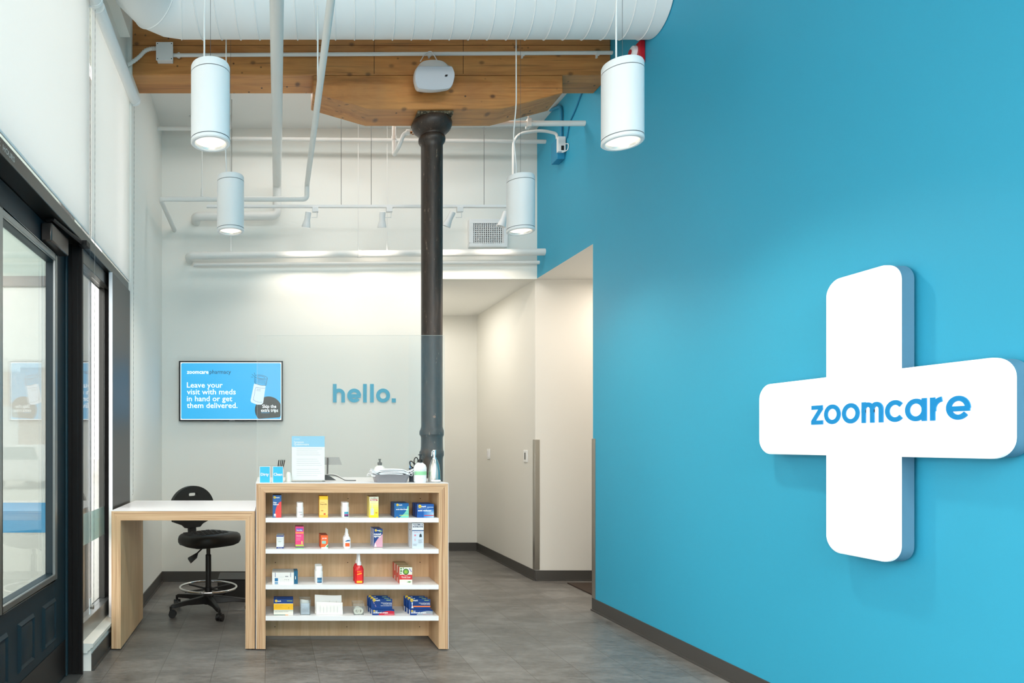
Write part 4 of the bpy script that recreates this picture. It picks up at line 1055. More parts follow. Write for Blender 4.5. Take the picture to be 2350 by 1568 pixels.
# dispensers behind and right
def bottle(name, x, y, z, prof, m, cap, capm, label, cat, extra=None, group=None, sy=1, n=28):
    e = empty(name, (x, y, z), label, cat, group)
    b = MB(); b.lathe([(r, z+h) for r, h in prof], m, (x, y, 0), n, sy=sy)
    if extra: extra(b, x, y, z)
    b.build('bottle_body', e)
    b = MB(); b.lathe([(r, z+h) for r, h in cap], capm, (x, y, 0), 20); b.build('cap', e); return e
c_ = at(871.5, 0, 4.70)
bottle('pump_bottle', c_.x, 4.70, TZ_, [(.036, 0), (.041, .006), (.041, .07), (.036, .085), (.02, .10), (.012, .104)], mat('soap_white', (232, 236, 232), .35), [(.015, .102), (.016, .122), (.007, .125), (.006, .138), (.009, .139), (.009, .147)], mat('pump_grey', (84, 86, 84), .45), 'white pump bottle with grey nozzle behind the mask tray', 'bottle')
c_ = at(965, 0, 4.44)
def hs(b, x, y, z):
    for z0_, z1_, m_ in ((z+.048, z+.072, mat('label_green', (150, 214, 164), .5)),):
        b.lathe([(.0423, z0_), (.0423, z1_)], m_, (x, y, 0), 28, sy=.62, cap=False)
    b.text('Hand Sanitizer', .008, (x-.034, y-.0268, z+.078), TG, bold=.01, width=.064); b.text('Advanced', .007, (x-.032, y-.0268, z+.092), TG); b.text('8 fl oz', .006, (x+.005, y-.027, z+.026), TG)
bottle('sanitizer_bottle', c_.x, 4.45, TZ_, [(.036, 0), (.042, .007), (.042, .095), (.036, .112), (.018, .128), (.012, .131)], mat('sanitizer_white', (234, 238, 240), .35), [(.015, .129), (.016, .148), (.006, .15), (.005, .175), (.012, .176), (.012, .182)], BLACKP, 'white sanitizer bottle with green label and black cap', 'bottle', hs, sy=.62)
c_ = at(998, 0, 4.44)
e = bottle('soap_dispenser', c_.x, 4.45, TZ_, [(.038, 0), (.040, .004), (.040, .03), (.038, .07), (.031, .115), (.021, .142), (.017, .15)], STEEL, [(.014, .15), (.014, .160), (.008, .162), (.008, .178), (.0115, .179), (.0115, .210), (.009, .212)], CHROME, 'steel soap dispenser standing at the right end of the counter', 'soap dispenser', lambda b, x, y, z: b.box((x-.03, y-.0405, z+.008), (x+.03, y-.034, z+.018), LAM))
b = MB(); b.tube([(c_.x, 4.45, TZ_+.2), (c_.x-.022, 4.42, TZ_+.203), (c_.x-.026, 4.415, TZ_+.17)], .0035, CHROME, 8); b.build('spout', e)
# pencil cup with scissors
c_ = at(947, 0, 4.55); b = MB(); MC = mat('mesh_cup_grey', (66, 76, 88), .5)
b.lathe([(.030, TZ_), (.031, TZ_+.09), (.029, TZ_+.09), (.028, TZ_+.003)], MC, (c_.x, 4.52, 0), 24)
tag(b.build('pen_cup'), 'dark pen cup holding scissors behind the sanitizer bottle', 'pen cup')
e = empty('scissors', (c_.x, 4.52, TZ_+.005), 'black handled scissors standing in the dark pen cup', 'scissors')
b = MB(); b.tube([(c_.x-.004, 4.515, TZ_+.006), (c_.x+.002, 4.515, TZ_+.11)], .003, STEEL, 6); b.build('blade', e)
for dx, dz, ang in ((-.012, .115, .5), (.014, .138, -.1)):
    b = MB(); n_ = 20; cc = Vector((c_.x+dx, 4.512, TZ_+dz))
    b.tube([cc+Vector((math.cos(2*PI*k/n_)*.0125*math.cos(ang)-math.sin(2*PI*k/n_)*.023*math.sin(ang), 0, math.cos(2*PI*k/n_)*.0125*math.sin(ang)+math.sin(2*PI*k/n_)*.023*math.cos(ang))) for k in range(n_)], .0035, BLACKP, 8, closed=True)
    b.tube([cc+Vector((.002, 0, -.02)), (c_.x+.002, 4.513, TZ_+.07)], .005, BLACKP, 8); b.build('handle', e)
b = MB(); b.tube([(c_.x-.014, 4.53, TZ_+.006), (c_.x-.022, 4.53, TZ_+.135)], .0045, mat('marker_blue', (70, 150, 210), .4), 8); tag(b.build('marker'), 'light blue marker in the dark pen cup', 'pen')

# ================================================================== SHELF GOODS
def col(r, g, b_, n=None): return mat('print_%d_%d_%d' % (r, g, b_), (r, g, b_), .42)
YF = 4.402; SS = YF/1567
NAVY = col(12, 62, 130); WH = col(244, 244, 242); YEL = col(246, 206, 40)
def sun(b, x, z, r, y):
    b.prism([(p[0], y, p[1]) for p in arc(x, z, r, 0, 340, 14)], (0, .0001, 0), YEL)
    b.text('sun', r*.9, (x-r*.75, y-.0002, z-r*.3), NAVY, bold=.02); b.text('mark', r*1.35, (x+r*1.05, y-.0002, z-r*.5), WH, bold=.04)
def goods(name, px0, px1, py, shelf, depth, count, label, cat, group, design, side, gap=.002, step=None, top=None, dx=0):
    x0 = (px0-618)*SS; x1 = (px1-618)*SS; z0 = SHZ[shelf]+.0005
    hgt = H+(1018-py)*SS-z0
    proto = None; names = ('front', 'middle', 'rear')
    for k in range(count):
        y0 = YF+k*((step or depth)+gap)
        if proto is None:
            b = MB(); b.box((x0, YF, z0), (x1, YF+depth, z0+hgt), side)
            if top: b.box((x0+.0003, YF+.0003, z0+hgt), (x1-.0003, YF+depth-.0003, z0+hgt+.0003), top)
            design(b, x0, x1, z0, z0+hgt, YF-.0004)
            proto = b.build(name, loc=(x0, YF, z0)); o = proto
        else:
            o = proto.copy(); COL.objects.link(o); o.location = (x0+dx*k, y0, z0)
        which = names[k] if count == 3 else ('front', 'rear')[k] if count == 2 else ''
        if count == 1: tag(o, label, cat)
        else: tag(o, '%s, %s one' % (label, which), cat, group)
def rect(b, x0, x1, z0, z1, y, m, th=.0001): b.prism([(x0, y, z0), (x1, y, z0), (x1, y, z1), (x0, y, z1)], (0, th, 0), m)
def lines(b, x0, x1, z, n, dz, y, m, wv=.0012):
    for k in range(n): rect(b, x0, x1-(x1-x0)*.25*((k*5) % 3)/2, z-k*dz, z-k*dz+wv, y, m)
# shelf 1
def d_pain(b, x0, x1, z0, z1, y):
    W = x1-x0; Hh = z1-z0; RD = col(238, 74, 74)
    rect(b, x0, x1, z0, z1, y, col(36, 98, 160))
    b.prism([(x1, y-.0002, z0), (x1, y-.0002, z0+Hh*.72)]+[(x1-W*.75*math.sin(a), y-.0002, z0+Hh*.72*math.cos(a)) for a in [PI/2*k/10 for k in range(1, 10)]]+[(x1-W*.62, y-.0002, z0)], (0, .0001, 0), RD)
    sun(b, x0+W*.22, z1-Hh*.1, W*.15, y-.0004)
    b.text('Pain', .013, (x0+.004, y-.0005, z0+Hh*.64), WH, bold=.04); b.text('Reliever', .011, (x0+.004, y-.0005, z0+Hh*.56), WH, bold=.04, width=W*.66)
    rect(b, x0+.007, x0+.02, z0+.012, z0+.024, y-.0005, WH); rect(b, x0+.008, x0+.011, z0+.004, z0+.013, y-.0005, WH); rect(b, x0+.016, x0+.019, z0+.004, z0+.013, y-.0005, WH)
goods('medicine_box', 626, 645.5, 1137, 0, .045, 2, 'tall blue and red pain reliever box on the top shelf', 'medicine box', 'pain reliever boxes', d_pain, col(30, 60, 104), top=col(34, 34, 38), dx=.002)
def pill(px, py, shelf, label, grp, design=None, count=2, w_=8.0, capc=(244, 246, 244)):
    x = (px-618)*SS; z = SHZ[shelf]+.0005; r = w_*SS; hgt = H+(1018-py)*SS-z
    for k in range(count):
        y = YF+r+k*(2*r+.012); e = empty('pill_bottle', (x, y, z), label+(', front one' if k == 0 else ', rear one'), 'pill bottle', grp)
        b = MB(); b.lathe([(r*.92, z), (r, z+.003), (r, z+hgt*.66), (r*.93, z+hgt*.71)], col(243, 244, 243), (x, y, 0), 28)
        if design: design(b, x, y-r-.0004, z, r, hgt)
        b.build('bottle_body', e)
        b = MB(); b.lathe([(r*.90, z+hgt*.70), (r*.92, z+hgt*.98), (r*.86, z+hgt)], WH, (x, y, 0), 28)
        for q_ in range(28):
            pass
        b.build('cap', e)
BLK = col(60, 64, 70)
def wrap(b, x, y, z, r, z0, z1, m, a0=-.75, a1=.75, n=8):
    cyl = y+r+.0004; R_ = r+.0005
    vs = []
    for k in range(n+1):
        a = a0+(a1-a0)*k/n; vs += [(x+R_*math.sin(a), cyl-R_*math.cos(a), z0), (x+R_*math.sin(a), cyl-R_*math.cos(a), z1)]
    b.add(vs, [(2*k, 2*k+2, 2*k+3, 2*k+1) for k in range(n)], m, True)
def dp1(b, x, y, z, r, h): wrap(b, x, y, z, r, z+h*.36, z+h*.38, BLK, -.5, .5); wrap(b, x, y, z, r, z+h*.18, z+h*.205, col(150, 70, 90), -.1, .7); wrap(b, x, y, z, r, z+h*.30, z+h*.31, TG, -.4, .4)
def dp2(b, x, y, z, r, h): wrap(b, x, y, z, r, z+h*.24, z+h*.38, col(60, 160, 186), -.4, .8); wrap(b, x, y, z, r, z+h*.13, z+h*.23, col(150, 60, 130), -.4, .8); wrap(b, x, y, z, r, z+h*.06, z+h*.13, col(30, 60, 90), -.4, .8)
def dp3(b, x, y, z, r, h): wrap(b, x, y, z, r, z+h*.24, z+h*.36, col(60, 110, 150), -.5, .75); wrap(b, x, y, z, r, z+h*.12, z+h*.235, col(90, 150, 180), -.5, .75); wrap(b, x, y, z, r, z+h*.07, z+h*.12, col(20, 66, 110), -.5, .75)
pill(689, 1154.5, 0, 'plain white pill bottle between the red and yellow boxes', 'plain white pill bottles', dp1)
def d_ibu(b, x0, x1, z0, z1, y):
    W = x1-x0; Hh = z1-z0
    rect(b, x0, x1, z0, z1, y, col(250, 214, 120)); rect(b, x0, x1, z1-Hh*.16, z1, y-.0002, col(250, 202, 20)); rect(b, x0, x1, z0, z0+Hh*.12, y-.0002, col(248, 186, 60))
    b.text('Ibuprofen', .011, (x0+W*.1, y-.0004, z0+Hh*.60), col(130, 60, 40), bold=.02, width=W*.78); b.text('Infants', .009, (x0+W*.1, y-.0004, z0+Hh*.69), col(196, 120, 40), width=W*.5)
    lines(b, x0+W*.1, x1-W*.1, z0+Hh*.54, 3, .007, y-.0004, col(232, 160, 90)); rect(b, x0+W*.5, x0+W*.72, z0+Hh*.13, z0+Hh*.2, y-.0004, col(220, 80, 50)); rect(b, x0+W*.2, x0+W*.45, z0+Hh*.3, z0+Hh*.34, y-.0004, col(220, 130, 60))
goods('medicine_box', 733, 752.7, 1139, 0, .042, 2, 'tall yellow ibuprofen box with orange top on the top shelf', 'medicine box', 'yellow ibuprofen boxes', d_ibu, col(240, 170, 50), top=col(214, 130, 30))
pill(793.5, 1154, 0, 'white pill bottle with teal and purple label right of the ibuprofen', 'teal label pill bottles', dp2, w_=8.6)
def d_nm(b, x0, x1, z0, z1, y):
    W = x1-x0; Hh = z1-z0
    for k in range(10):
        f = k/9; rect(b, x0, x1, z0+Hh*k/10, z0+Hh*(k+1)/10, y, col(250, int(224+f*22), int(30+f*190)))
    b.text('NeilMed', .010, (x0+W*.1, y-.0004, z1-Hh*.09), BLK, bold=.01, width=W*.8); rect(b, x0+W*.1, x1-W*.1, z1-Hh*.2, z1-Hh*.12, y-.0004, col(186, 84, 96))
    b.text('Sinus', .009, (x0+W*.16, y-.0006, z1-Hh*.188), WH, bold=.03, width=W*.6)
    lines(b, x0+W*.15, x1-W*.1, z1-Hh*.25, 2, .006, y-.0004, TG)
    b.prism([(px, y-.0005, pz) for px, pz in [(x0+W*.12, z0+Hh*.12), (x0+W*.5, z0+Hh*.12), (x0+W*.5, z0+Hh*.42), (x0+W*.36, z0+Hh*.46), (x0+W*.33, z0+Hh*.64), (x0+W*.28, z0+Hh*.64), (x0+W*.25, z0+Hh*.46), (x0+W*.12, z0+Hh*.42)]], (0, .0001, 0), col(216, 218, 206))
    rect(b, x0+W*.66, x0+W*.88, z0+Hh*.2, z0+Hh*.25, y-.0004, col(214, 150, 40))
goods('nasal_care_box', 847.7, 868.5, 1140.5, 0, .035, 3, 'cream and yellow nasal care box on the top shelf', 'medicine box', 'cream and yellow nasal care boxes', d_nm, col(246, 228, 130), top=col(150, 108, 58))
def d_ad(b, x0, x1, z0, z1, y):
    W = x1-x0; Hh = z1-z0
    rect(b, x0, x1, z0, z1, y, col(14, 96, 160))
    b.prism([(x0+W*.35, y-.0002, z0)]+[(x0+W*(.35+.55*math.sin(a)**2), y-.0002, z0+Hh*(.0+.78*(1-math.cos(a)))) for a in [PI/2*k/8 for k in range(1, 9)]]+[(x1, y-.0002, z0+Hh*.8), (x1, y-.0002, z0)], (0, .0001, 0), col(120, 208, 184))
    sun(b, x0+W*.22, z1-Hh*.11, W*.085, y-.0004)
    b.text('anti-diarrheal', .0115, (x0+W*.12, y-.0005, z0+Hh*.54), WH, bold=.035, width=W*.8); lines(b, x0+W*.12, x1-W*.25, z0+Hh*.71, 1, .004, y-.0005, col(120, 200, 200))
    rect(b, x0+W*.35, x1-.002, z0+Hh*.14, z0+Hh*.18, y-.0005, col(206, 220, 110)); lines(b, x0+W*.6, x1-.003, z0+Hh*.25, 1, .004, y-.0005, col(40, 120, 150)); rect(b, x0+W*.13, x0+W*.25, z0+.001, z0+.004, y-.0005, YEL)
goods('medicine_box', 905, 938, 1155.5, 0, .040, 3, 'blue and green anti-diarrheal box on the top shelf', 'medicine box', 'anti-diarrheal boxes', d_ad, col(16, 66, 120), step=.046, top=col(18, 74, 124))
def d_ar(b, x0, x1, z0, z1, y):
    W = x1-x0; Hh = z1-z0
    rect(b, x0, x1, z0, z1, y, col(20, 88, 168))
    for k in range(6): rect(b, x0+W*(.40+.1*k), x1, z0, z0+Hh*(.62-.06*k), y-.0002-k*.00005, col(60+k*22, 126+k*15, 196+k*6))
    sun(b, x0+W*.17, z1-Hh*.16, W*.095, y-.0006)
    b.text('acid reducer', .0145, (x0+W*.06, y-.0008, z0+Hh*.47), WH, bold=.035, width=W*.80); lines(b, x0+W*.06, x0+W*.7, z0+Hh*.69, 1, .004, y-.0008, col(190, 214, 236)); rect(b, x0+W*.6, x1-.003, z1-Hh*.26, z1-Hh*.2, y-.0008, col(170, 196, 224))
    rect(b, x0+W*.42, x1-.002, z0+Hh*.13, z0+Hh*.19, y-.0008, col(206, 60, 70))
goods('medicine_box', 957, 995.7, 1157.5, 0, .040, 3, 'blue acid reducer box at the right of the top shelf', 'medicine box', 'acid reducer boxes', d_ar, col(20, 52, 120), step=.044, top=col(34, 70, 140), dx=-.002)
# shelf 2
def d_h(b, x0, x1, z0, z1, y):
    W = x1-x0; Hh = z1-z0
    rect(b, x0, x1, z0, z1, y, col(226, 230, 230)); rect(b, x0, x1, z1-Hh*.09, z1, y-.0002, col(40, 62, 130)); rect(b, x0, x1, z0, z0+Hh*.12, y-.0002, col(40, 62, 130))
    b.text('ear', .012, (x0+W*.25, y-.0004, z0+Hh*.5), col(120, 150, 110), width=W*.45); lines(b, x0+W*.15, x1-W*.1, z0+Hh*.75, 2, .006, y-.0004, TG); b.text('drops', .006, (x0+W*.2, y-.0004, z0+Hh*.03), WH, width=W*.6)
goods('ear_drop_box', 634.5, 650.7, 1229.5, 1, .036, 3, 'small white ear drop box with blue bands on the second shelf', 'medicine box', 'white ear drop boxes', d_h, col(200, 206, 212), dx=.003, top=col(190, 196, 200))
def d_pink(b, x0, x1, z0, z1, y):
    W = x1-x0; Hh = z1-z0
    rect(b, x0, x1, z0, z1, y, col(240, 74, 134)); rect(b, x0+W*.1, x1-W*.1, z1-Hh*.21, z1-Hh*.08, y-.0002, col(110, 92, 190)); b.text('family', .010, (x0+W*.14, y-.0004, z1-Hh*.185), WH, bold=.03, width=W*.7)
    rect(b, x0, x1, z1-Hh*.32, z1-Hh*.24, y-.0002, col(250, 150, 90)); b.text('Cleanser', .008, (x0+W*.12, y-.0004, z0+Hh*.56), WH, bold=.02, width=W*.6); lines(b, x0+W*.12, x1-W*.3, z0+Hh*.48, 3, .007, y-.0004, col(250, 180, 206))
    rect(b, x0, x1, z0+Hh*.10, z0+Hh*.18, y-.0002, col(190, 206, 80)); rect(b, x0, x1, z0+Hh*.04, z0+Hh*.10, y-.0002, col(110, 66, 130)); rect(b, x0, x1, z0, z0+Hh*.04, y-.0002, col(130, 200, 120)); rect(b, x0+W*.7, x0+W*.88, z0+Hh*.2, z0+Hh*.34, y-.0004, col(236, 196, 120))
goods('medicine_box', 678, 697, 1209, 1, .038, 2, 'tall pink children medicine box on the second shelf', 'medicine box', 'pink medicine boxes', d_pink, col(206, 60, 100), top=col(166, 48, 74))
def d_or(b, x0, x1, z0, z1, y):
    W = x1-x0; Hh = z1-z0
    rect(b, x0, x1, z0, z1, y, col(244, 106, 46)); b.text('JR RX', .012, (x0+W*.18, y-.0004, z1-Hh*.28), WH, bold=.03, width=W*.66)
    rect(b, x0+W*.15, x0+W*.72, z0+Hh*.36, z0+Hh*.58, y-.0003, col(150, 208, 196)); b.prism([(x1, y-.0004, z0), (x1, y-.0004, z0+Hh*.36), (x0+W*.55, y-.0004, z0+Hh*.12), (x0+W*.1, y-.0004, z0+Hh*.1), (x0, y-.0004, z0)], (0, .0001, 0), col(222, 236, 226)); b.prism([(x1, y-.0005, z0+Hh*.1), (x1, y-.0005, z0+Hh*.30), (x0+W*.72, y-.0005, z0+Hh*.14)], (0, .0001, 0), col(70, 160, 90))
goods('medicine_box', 736.3, 752.7, 1229, 1, .038, 3, 'small orange medicine box in the middle of the second shelf', 'medicine box', 'orange medicine boxes', d_or, col(196, 70, 30), top=col(150, 60, 34), dx=-.0015)
def nozz(px, py, shelf, cnt, label, grp, bodym, tipm, lab, w_=8, tipf=.62, sy=.7):
    x = (px-618)*SS; z = SHZ[shelf]+.0005; r = w_*SS; hgt = H+(1018-py)*SS-z
    for k in range(cnt):
        y = YF+r+k*(2*r+.012); e = empty('spray_bottle', (x-.001*k, y, z), label+(', front one' if k == 0 else ', rear one'), 'spray bottle', grp)
        b = MB(); b.lathe([(r*.9, z), (r, z+.004), (r, z+hgt*.48), (r*.75, z+hgt*.58), (r*.42, z+hgt*.64)], bodym, (x, y, 0), 24, sy=sy)
        lab(b, x, y-r*sy-.0005, z, r, hgt); b.build('bottle_body', e)
        b = MB(); b.lathe([(r*.50, z+hgt*.62), (r*.46, z+hgt*.72), (r*.30, z+hgt*.76), (r*.22, z+hgt*.98), (r*.12, z+hgt)], tipm, (x, y, 0), 16); b.build('nozzle', e)
def lb_n(b, x, y, z, r, h):
    b.prism([(x-r*.6, y, z+h*.35), (x+r*.7, y, z+h*.38), (x+r*.7, y, z+h*.44), (x, y, z+h*.44), (x-r*.6, y, z+h*.38)], (0, .0003, 0), col(36, 104, 156)); rect(b, x-r*.6, x+r*.65, z+h*.10, z+h*.28, y, col(244, 100, 40), .0003)
nozz(797.5, 1215.5, 1, 2, 'white nasal spray bottle with orange patch, second shelf', 'white nasal spray bottles', col(246, 246, 246), WH, lb_n)
def d_ns(b, x0, x1, z0, z1, y):
    W = x1-x0; Hh = z1-z0
    rect(b, x0, x1, z0, z1, y, NAVY); b.prism([(x1, y-.0002, z0), (x1, y-.0002, z0+Hh*.75), (x0+W*.5, y-.0002, z0+Hh*.52), (x0+W*.1, y-.0002, z0+Hh*.25), (x0, y-.0002, z0)], (0, .0001, 0), col(226, 170, 190))
    sun(b, x0+W*.25, z1-Hh*.07, W*.13, y-.0004); rect(b, x0+W*.6, x0+W*.92, z1-Hh*.14, z1-Hh*.08, y-.0004, col(150, 180, 90))
    b.text('nasal', .017, (x0+W*.04, y-.0005, z0+Hh*.70), WH, bold=.04, width=W*.78); b.text('spray', .017, (x0+W*.04, y-.0005, z0+Hh*.59), WH, bold=.04, width=W*.8)
    b.prism([(x0+W*.08, y-.0006, z0+Hh*.09), (x0+W*.32, y-.0006, z0+Hh*.09), (x0+W*.2, y-.0006, z0+Hh*.30)], (0, .0001, 0), WH); rect(b, x0, x1, z0+Hh*.055, z0+Hh*.075, y-.0006, col(90, 50, 70)); rect(b, x0, x1, z0, z0+Hh*.055, y-.0005, col(214, 206, 200))
goods('nasal_spray_box', 857.5, 878, 1214.5, 1, .034, 3, 'navy and pink nasal spray box on the second shelf', 'medicine box', 'navy and pink nasal spray boxes', d_ns, col(214, 214, 224), step=.040, top=col(30, 46, 96), dx=-.002)
def d_sr(b, x0, x1, z0, z1, y):
    W = x1-x0; Hh = z1-z0
    rect(b, x0, x1, z0, z1, y, col(206, 220, 232)); rect(b, x0, x1, z1-Hh*.27, z1, y-.0001, col(238, 240, 242)); b.text('NeilMed', .015, (x0+W*.07, y-.0004, z1-Hh*.09), col(20, 40, 80), bold=.012, width=W*.86)
    rect(b, x0+W*.07, x1-W*.07, z1-Hh*.17, z1-Hh*.115, y-.0003, col(50, 66, 100)); b.text('Sinus Rinse', .008, (x0+W*.12, y-.0005, z1-Hh*.16), WH, bold=.03, width=W*.76)
    rect(b, x0, x1, z1-Hh*.31, z1-Hh*.27, y-.0003, col(70, 100, 140)); b.text('Starter Kit', .009, (x0+W*.15, y-.0004, z1-Hh*.375), col(214, 120, 140), width=W*.66)
    b.prism([(p[0], y-.0004, p[1]) for p in arc(x0+W*.26, z0+Hh*.52, W*.085, 0, 340, 12)], (0, .0001, 0), col(220, 130, 150)); b.prism([(x0+W*.62, y-.0004, z0+Hh*.45), (x0+W*.84, y-.0004, z0+Hh*.45), (x0+W*.82, y-.0004, z0+Hh*.54), (x0+W*.73, y-.0004, z0+Hh*.60), (x0+W*.64, y-.0004, z0+Hh*.54)], (0, .0001, 0), col(46, 52, 58))
    b.text('5', .02, (x0+W*.2, y-.0004, z0+Hh*.30), col(220, 100, 120)); lines(b, x0+W*.54, x0+W*.9, z0+Hh*.34, 5, .005, y-.0004, BLK); lines(b, x0+W*.08, x0+W*.45, z0+Hh*.17, 3, .005, y-.0004, BLK)
goods('sinus_rinse_box', 945.8, 972.4, 1201, 1, .055, 2, 'tall pale sinus rinse kit box on the second shelf', 'medicine box', 'sinus rinse boxes', d_sr, col(222, 224, 228), gap=.006, dx=-.003)
# shelf 3
def d_wb(b, x0, x1, z0, z1, y):
    W = x1-x0; Hh = z1-z0
    rect(b, x0, x1, z0, z1, y, col(236, 236, 232)); rect(b, x0+W*.12, x0+W*.27, z0+Hh*.25, z0+Hh*.52, y-.0002, col(36, 116, 168)); rect(b, x0+W*.12, x0+W*.27, z0, z0+Hh*.2, y-.0002, col(120, 160, 190))
    rect(b, x0+W*.60, x0+W*.74, z0+Hh*.62, z0+Hh*.70, y-.0003, col(150, 152, 156)); lines(b, x0+W*.33, x0+W*.55, z0+Hh*.6, 1, .004, y-.0003, TG)
    for k in range(3): rect(b, x0+W*(.58+.08*k), x0+W*(.60+.08*k), z0+Hh*.36, z0+Hh*.42, y-.0003, BLK)
    for k in range(5): rect(b, x0+W*(.40+.09*k), x0+W*(.41+.09*k), z0+Hh*.14, z0+Hh*.40, y-.0003, TG)
    rect(b, x0+W*.13, x0+W*.15, z0+Hh*.6, z1, y-.0003, col(46, 70, 130)); rect(b, x0+W*.84, x0+W*.86, z0+Hh*.6, z1, y-.0003, col(46, 70, 130))
goods('test_kit_box', 624.5, 674.5, 1314.5, 2, .042, 3, 'flat white test kit box with blue square, third shelf', 'medicine box', 'white test kit boxes', d_wb, col(226, 226, 222), dx=.002, top=col(200, 200, 196))
b = MB(); X0, X1 = (674.8-618)*SS, (683.5-618)*SS; z_ = SHZ[2]+.0005; b.box((X0, YF+.004, z_), (X1, YF+.09, z_+.083), col(8, 94, 130)); rect(b, X0+.008, X0+.012, z_+.03, z_+.05, YF+.0035, WH)
tag(b.build('medicine_box'), 'narrow teal box beside the white test kits', 'medicine box')
pill(732.5, 1300.5, 2, 'white pill bottle with blue label on the third shelf', 'blue label pill bottles', dp3, w_=9)
def lb_r(b, x, y, z, r, h):
    rect(b, x-r*.6, x+r*.6, z+h*.03, z+h*.10, y-.0002, col(250, 190, 40), .0003); rect(b, x-r*.62, x+r*.62, z+h*.10, z+h*.46, y-.0001, col(240, 40, 40), .0003)
    b.prism([(x-r*.5, y-.0004, z+h*.30), (x+r*.5, y-.0004, z+h*.34), (x+r*.5, y-.0004, z+h*.37), (x-r*.5, y-.0004, z+h*.325)], (0, .0001, 0), col(250, 200, 50)); b.text('spray', .008, (x-r*.5, y-.0004, z+h*.40), YEL, bold=.03, width=r*.8)
nozz(825.5, 1273.5, 2, 2, 'red throat spray bottle with white nozzle on the third shelf', 'red throat spray bottles', mat('red_liquid', (206, 20, 24), .15), WH, lb_r, w_=10.5, sy=.6)
def d_tc(b, x0, x1, z0, z1, y):
    W = x1-x0; Hh = z1-z0; G = col(70, 130, 60)
    rect(b, x0, x1, z0, z1, y, col(234, 236, 220)); rect(b, x0, x1, z0+Hh*.27, z0+Hh*.56, y-.0002, col(216, 50, 56))
    cx, cz_ = x0+W*.5, z0+Hh*.74; b.prism([(p[0], y-.0004, p[1]) for p in arc(cx, cz_, W*.24, 0, 350, 24)], (0, .0001, 0), col(30, 60, 44)); b.prism([(p[0], y-.0005, p[1]) for p in arc(cx, cz_, W*.19, 0, 350, 24)], (0, .0001, 0), col(120, 170, 70))
    b.prism([(cx, y-.0006, cz_+W*.12), (cx+W*.04, y-.0006, cz_), (cx+W*.12, y-.0006, cz_-W*.02), (cx+W*.02, y-.0006, cz_-W*.06), (cx, y-.0006, cz_-W*.12), (cx-W*.02, y-.0006, cz_-W*.06), (cx-W*.12, y-.0006, cz_-W*.02), (cx-W*.04, y-.0006, cz_)], (0, .0001, 0), col(190, 210, 60))
    for ax_, az, rr in ((.12, .92, .07), (.12, .78, .08), (.1, .65, .06), (.3, .95, .05)): b.prism([(p[0], y-.0003, p[1]) for p in arc(x0+W*ax_, z0+Hh*az, W*rr, 0, 330, 8)], (0, .0001, 0), G)
    for ax_, az in ((.8, .9), (.86, .83), (.92, .76)): b.prism([(p[0], y-.0003, p[1]) for p in arc(x0+W*ax_, z0+Hh*az, W*.05, 0, 330, 8)], (0, .0001, 0), col(130, 120, 190))
    b.text('Throat Coat', .0125, (cx, y-.0005, z0+Hh*.38), WH, bold=.025, align='C', width=W*.72); b.text('organic', .007, (cx, y-.0005, z0+Hh*.49), WH, align='C'); lines(b, x0+W*.2, x1-W*.2, z0+Hh*.32, 1, .004, y-.0005, col(240, 180, 170))
    b.prism([(x0+W*.55, y-.0005, z0+Hh*.12), (x0+W*.75, y-.0005, z0+Hh*.17), (x0+W*.95, y-.0005, z0+Hh*.15), (x0+W*.8, y-.0005, z0+Hh*.09)], (0, .0001, 0), G); b.prism([(p[0], y-.0006, p[1]) for p in arc(x0+W*.86, z0+Hh*.07, W*.06, 0, 330, 10)], (0, .0001, 0), col(220, 220, 206))
goods('tea_box', 917, 946, 1302.5, 2, .070, 3, 'red and cream throat tea box with round green emblem', 'tea box', 'throat tea boxes', d_tc, col(206, 84, 70), step=.0745, top=col(170, 150, 106), dx=-.002)
# shelf 4
def d_nv(b, x0, x1, z0, z1, y):
    W = x1-x0; Hh = z1-z0
    rect(b, x0, x1, z0, z1, y, col(236, 234, 220)); rect(b, x0, x1, z0+Hh*.27, z0+Hh*.29, y-.0002, col(60, 110, 100)); rect(b, x0, x1, z0+Hh*.34, z0+Hh*.72, y-.0002, col(248, 190, 40)); rect(b, x0, x1, z0+Hh*.74, z1, y-.0002, NAVY)
    sun(b, x0+W*.13, z1-Hh*.1, W*.065, y-.0004); rect(b, x0+W*.68, x1-.005, z1-Hh*.12, z1-Hh*.07, y-.0004, col(150, 170, 90)); b.text('3', .014, (x0+W*.75, y-.0004, z0+Hh*.42), col(140, 90, 20)); lines(b, x0+W*.06, x0+W*.5, z0+Hh*.62, 3, .007, y-.0004, col(206, 150, 40)); b.text('triple antibiotic ointment', .007, (x0+W*.05, y-.0004, z0+Hh*.20), BLK, width=W*.7); rect(b, x0, x0+W*.6, z0, z0+Hh*.035, y-.0004, col(60, 110, 100)); rect(b, x0+W*.6, x0+W*.75, z0, z0+Hh*.035, y-.0004, col(240, 150, 50))
goods('medicine_box', 628, 672.7, 1376, 3, .035, 2, 'yellow, white and navy ointment box on the bottom shelf', 'medicine box', 'ointment boxes', d_nv, NAVY, step=.05, top=NAVY, dx=.002)
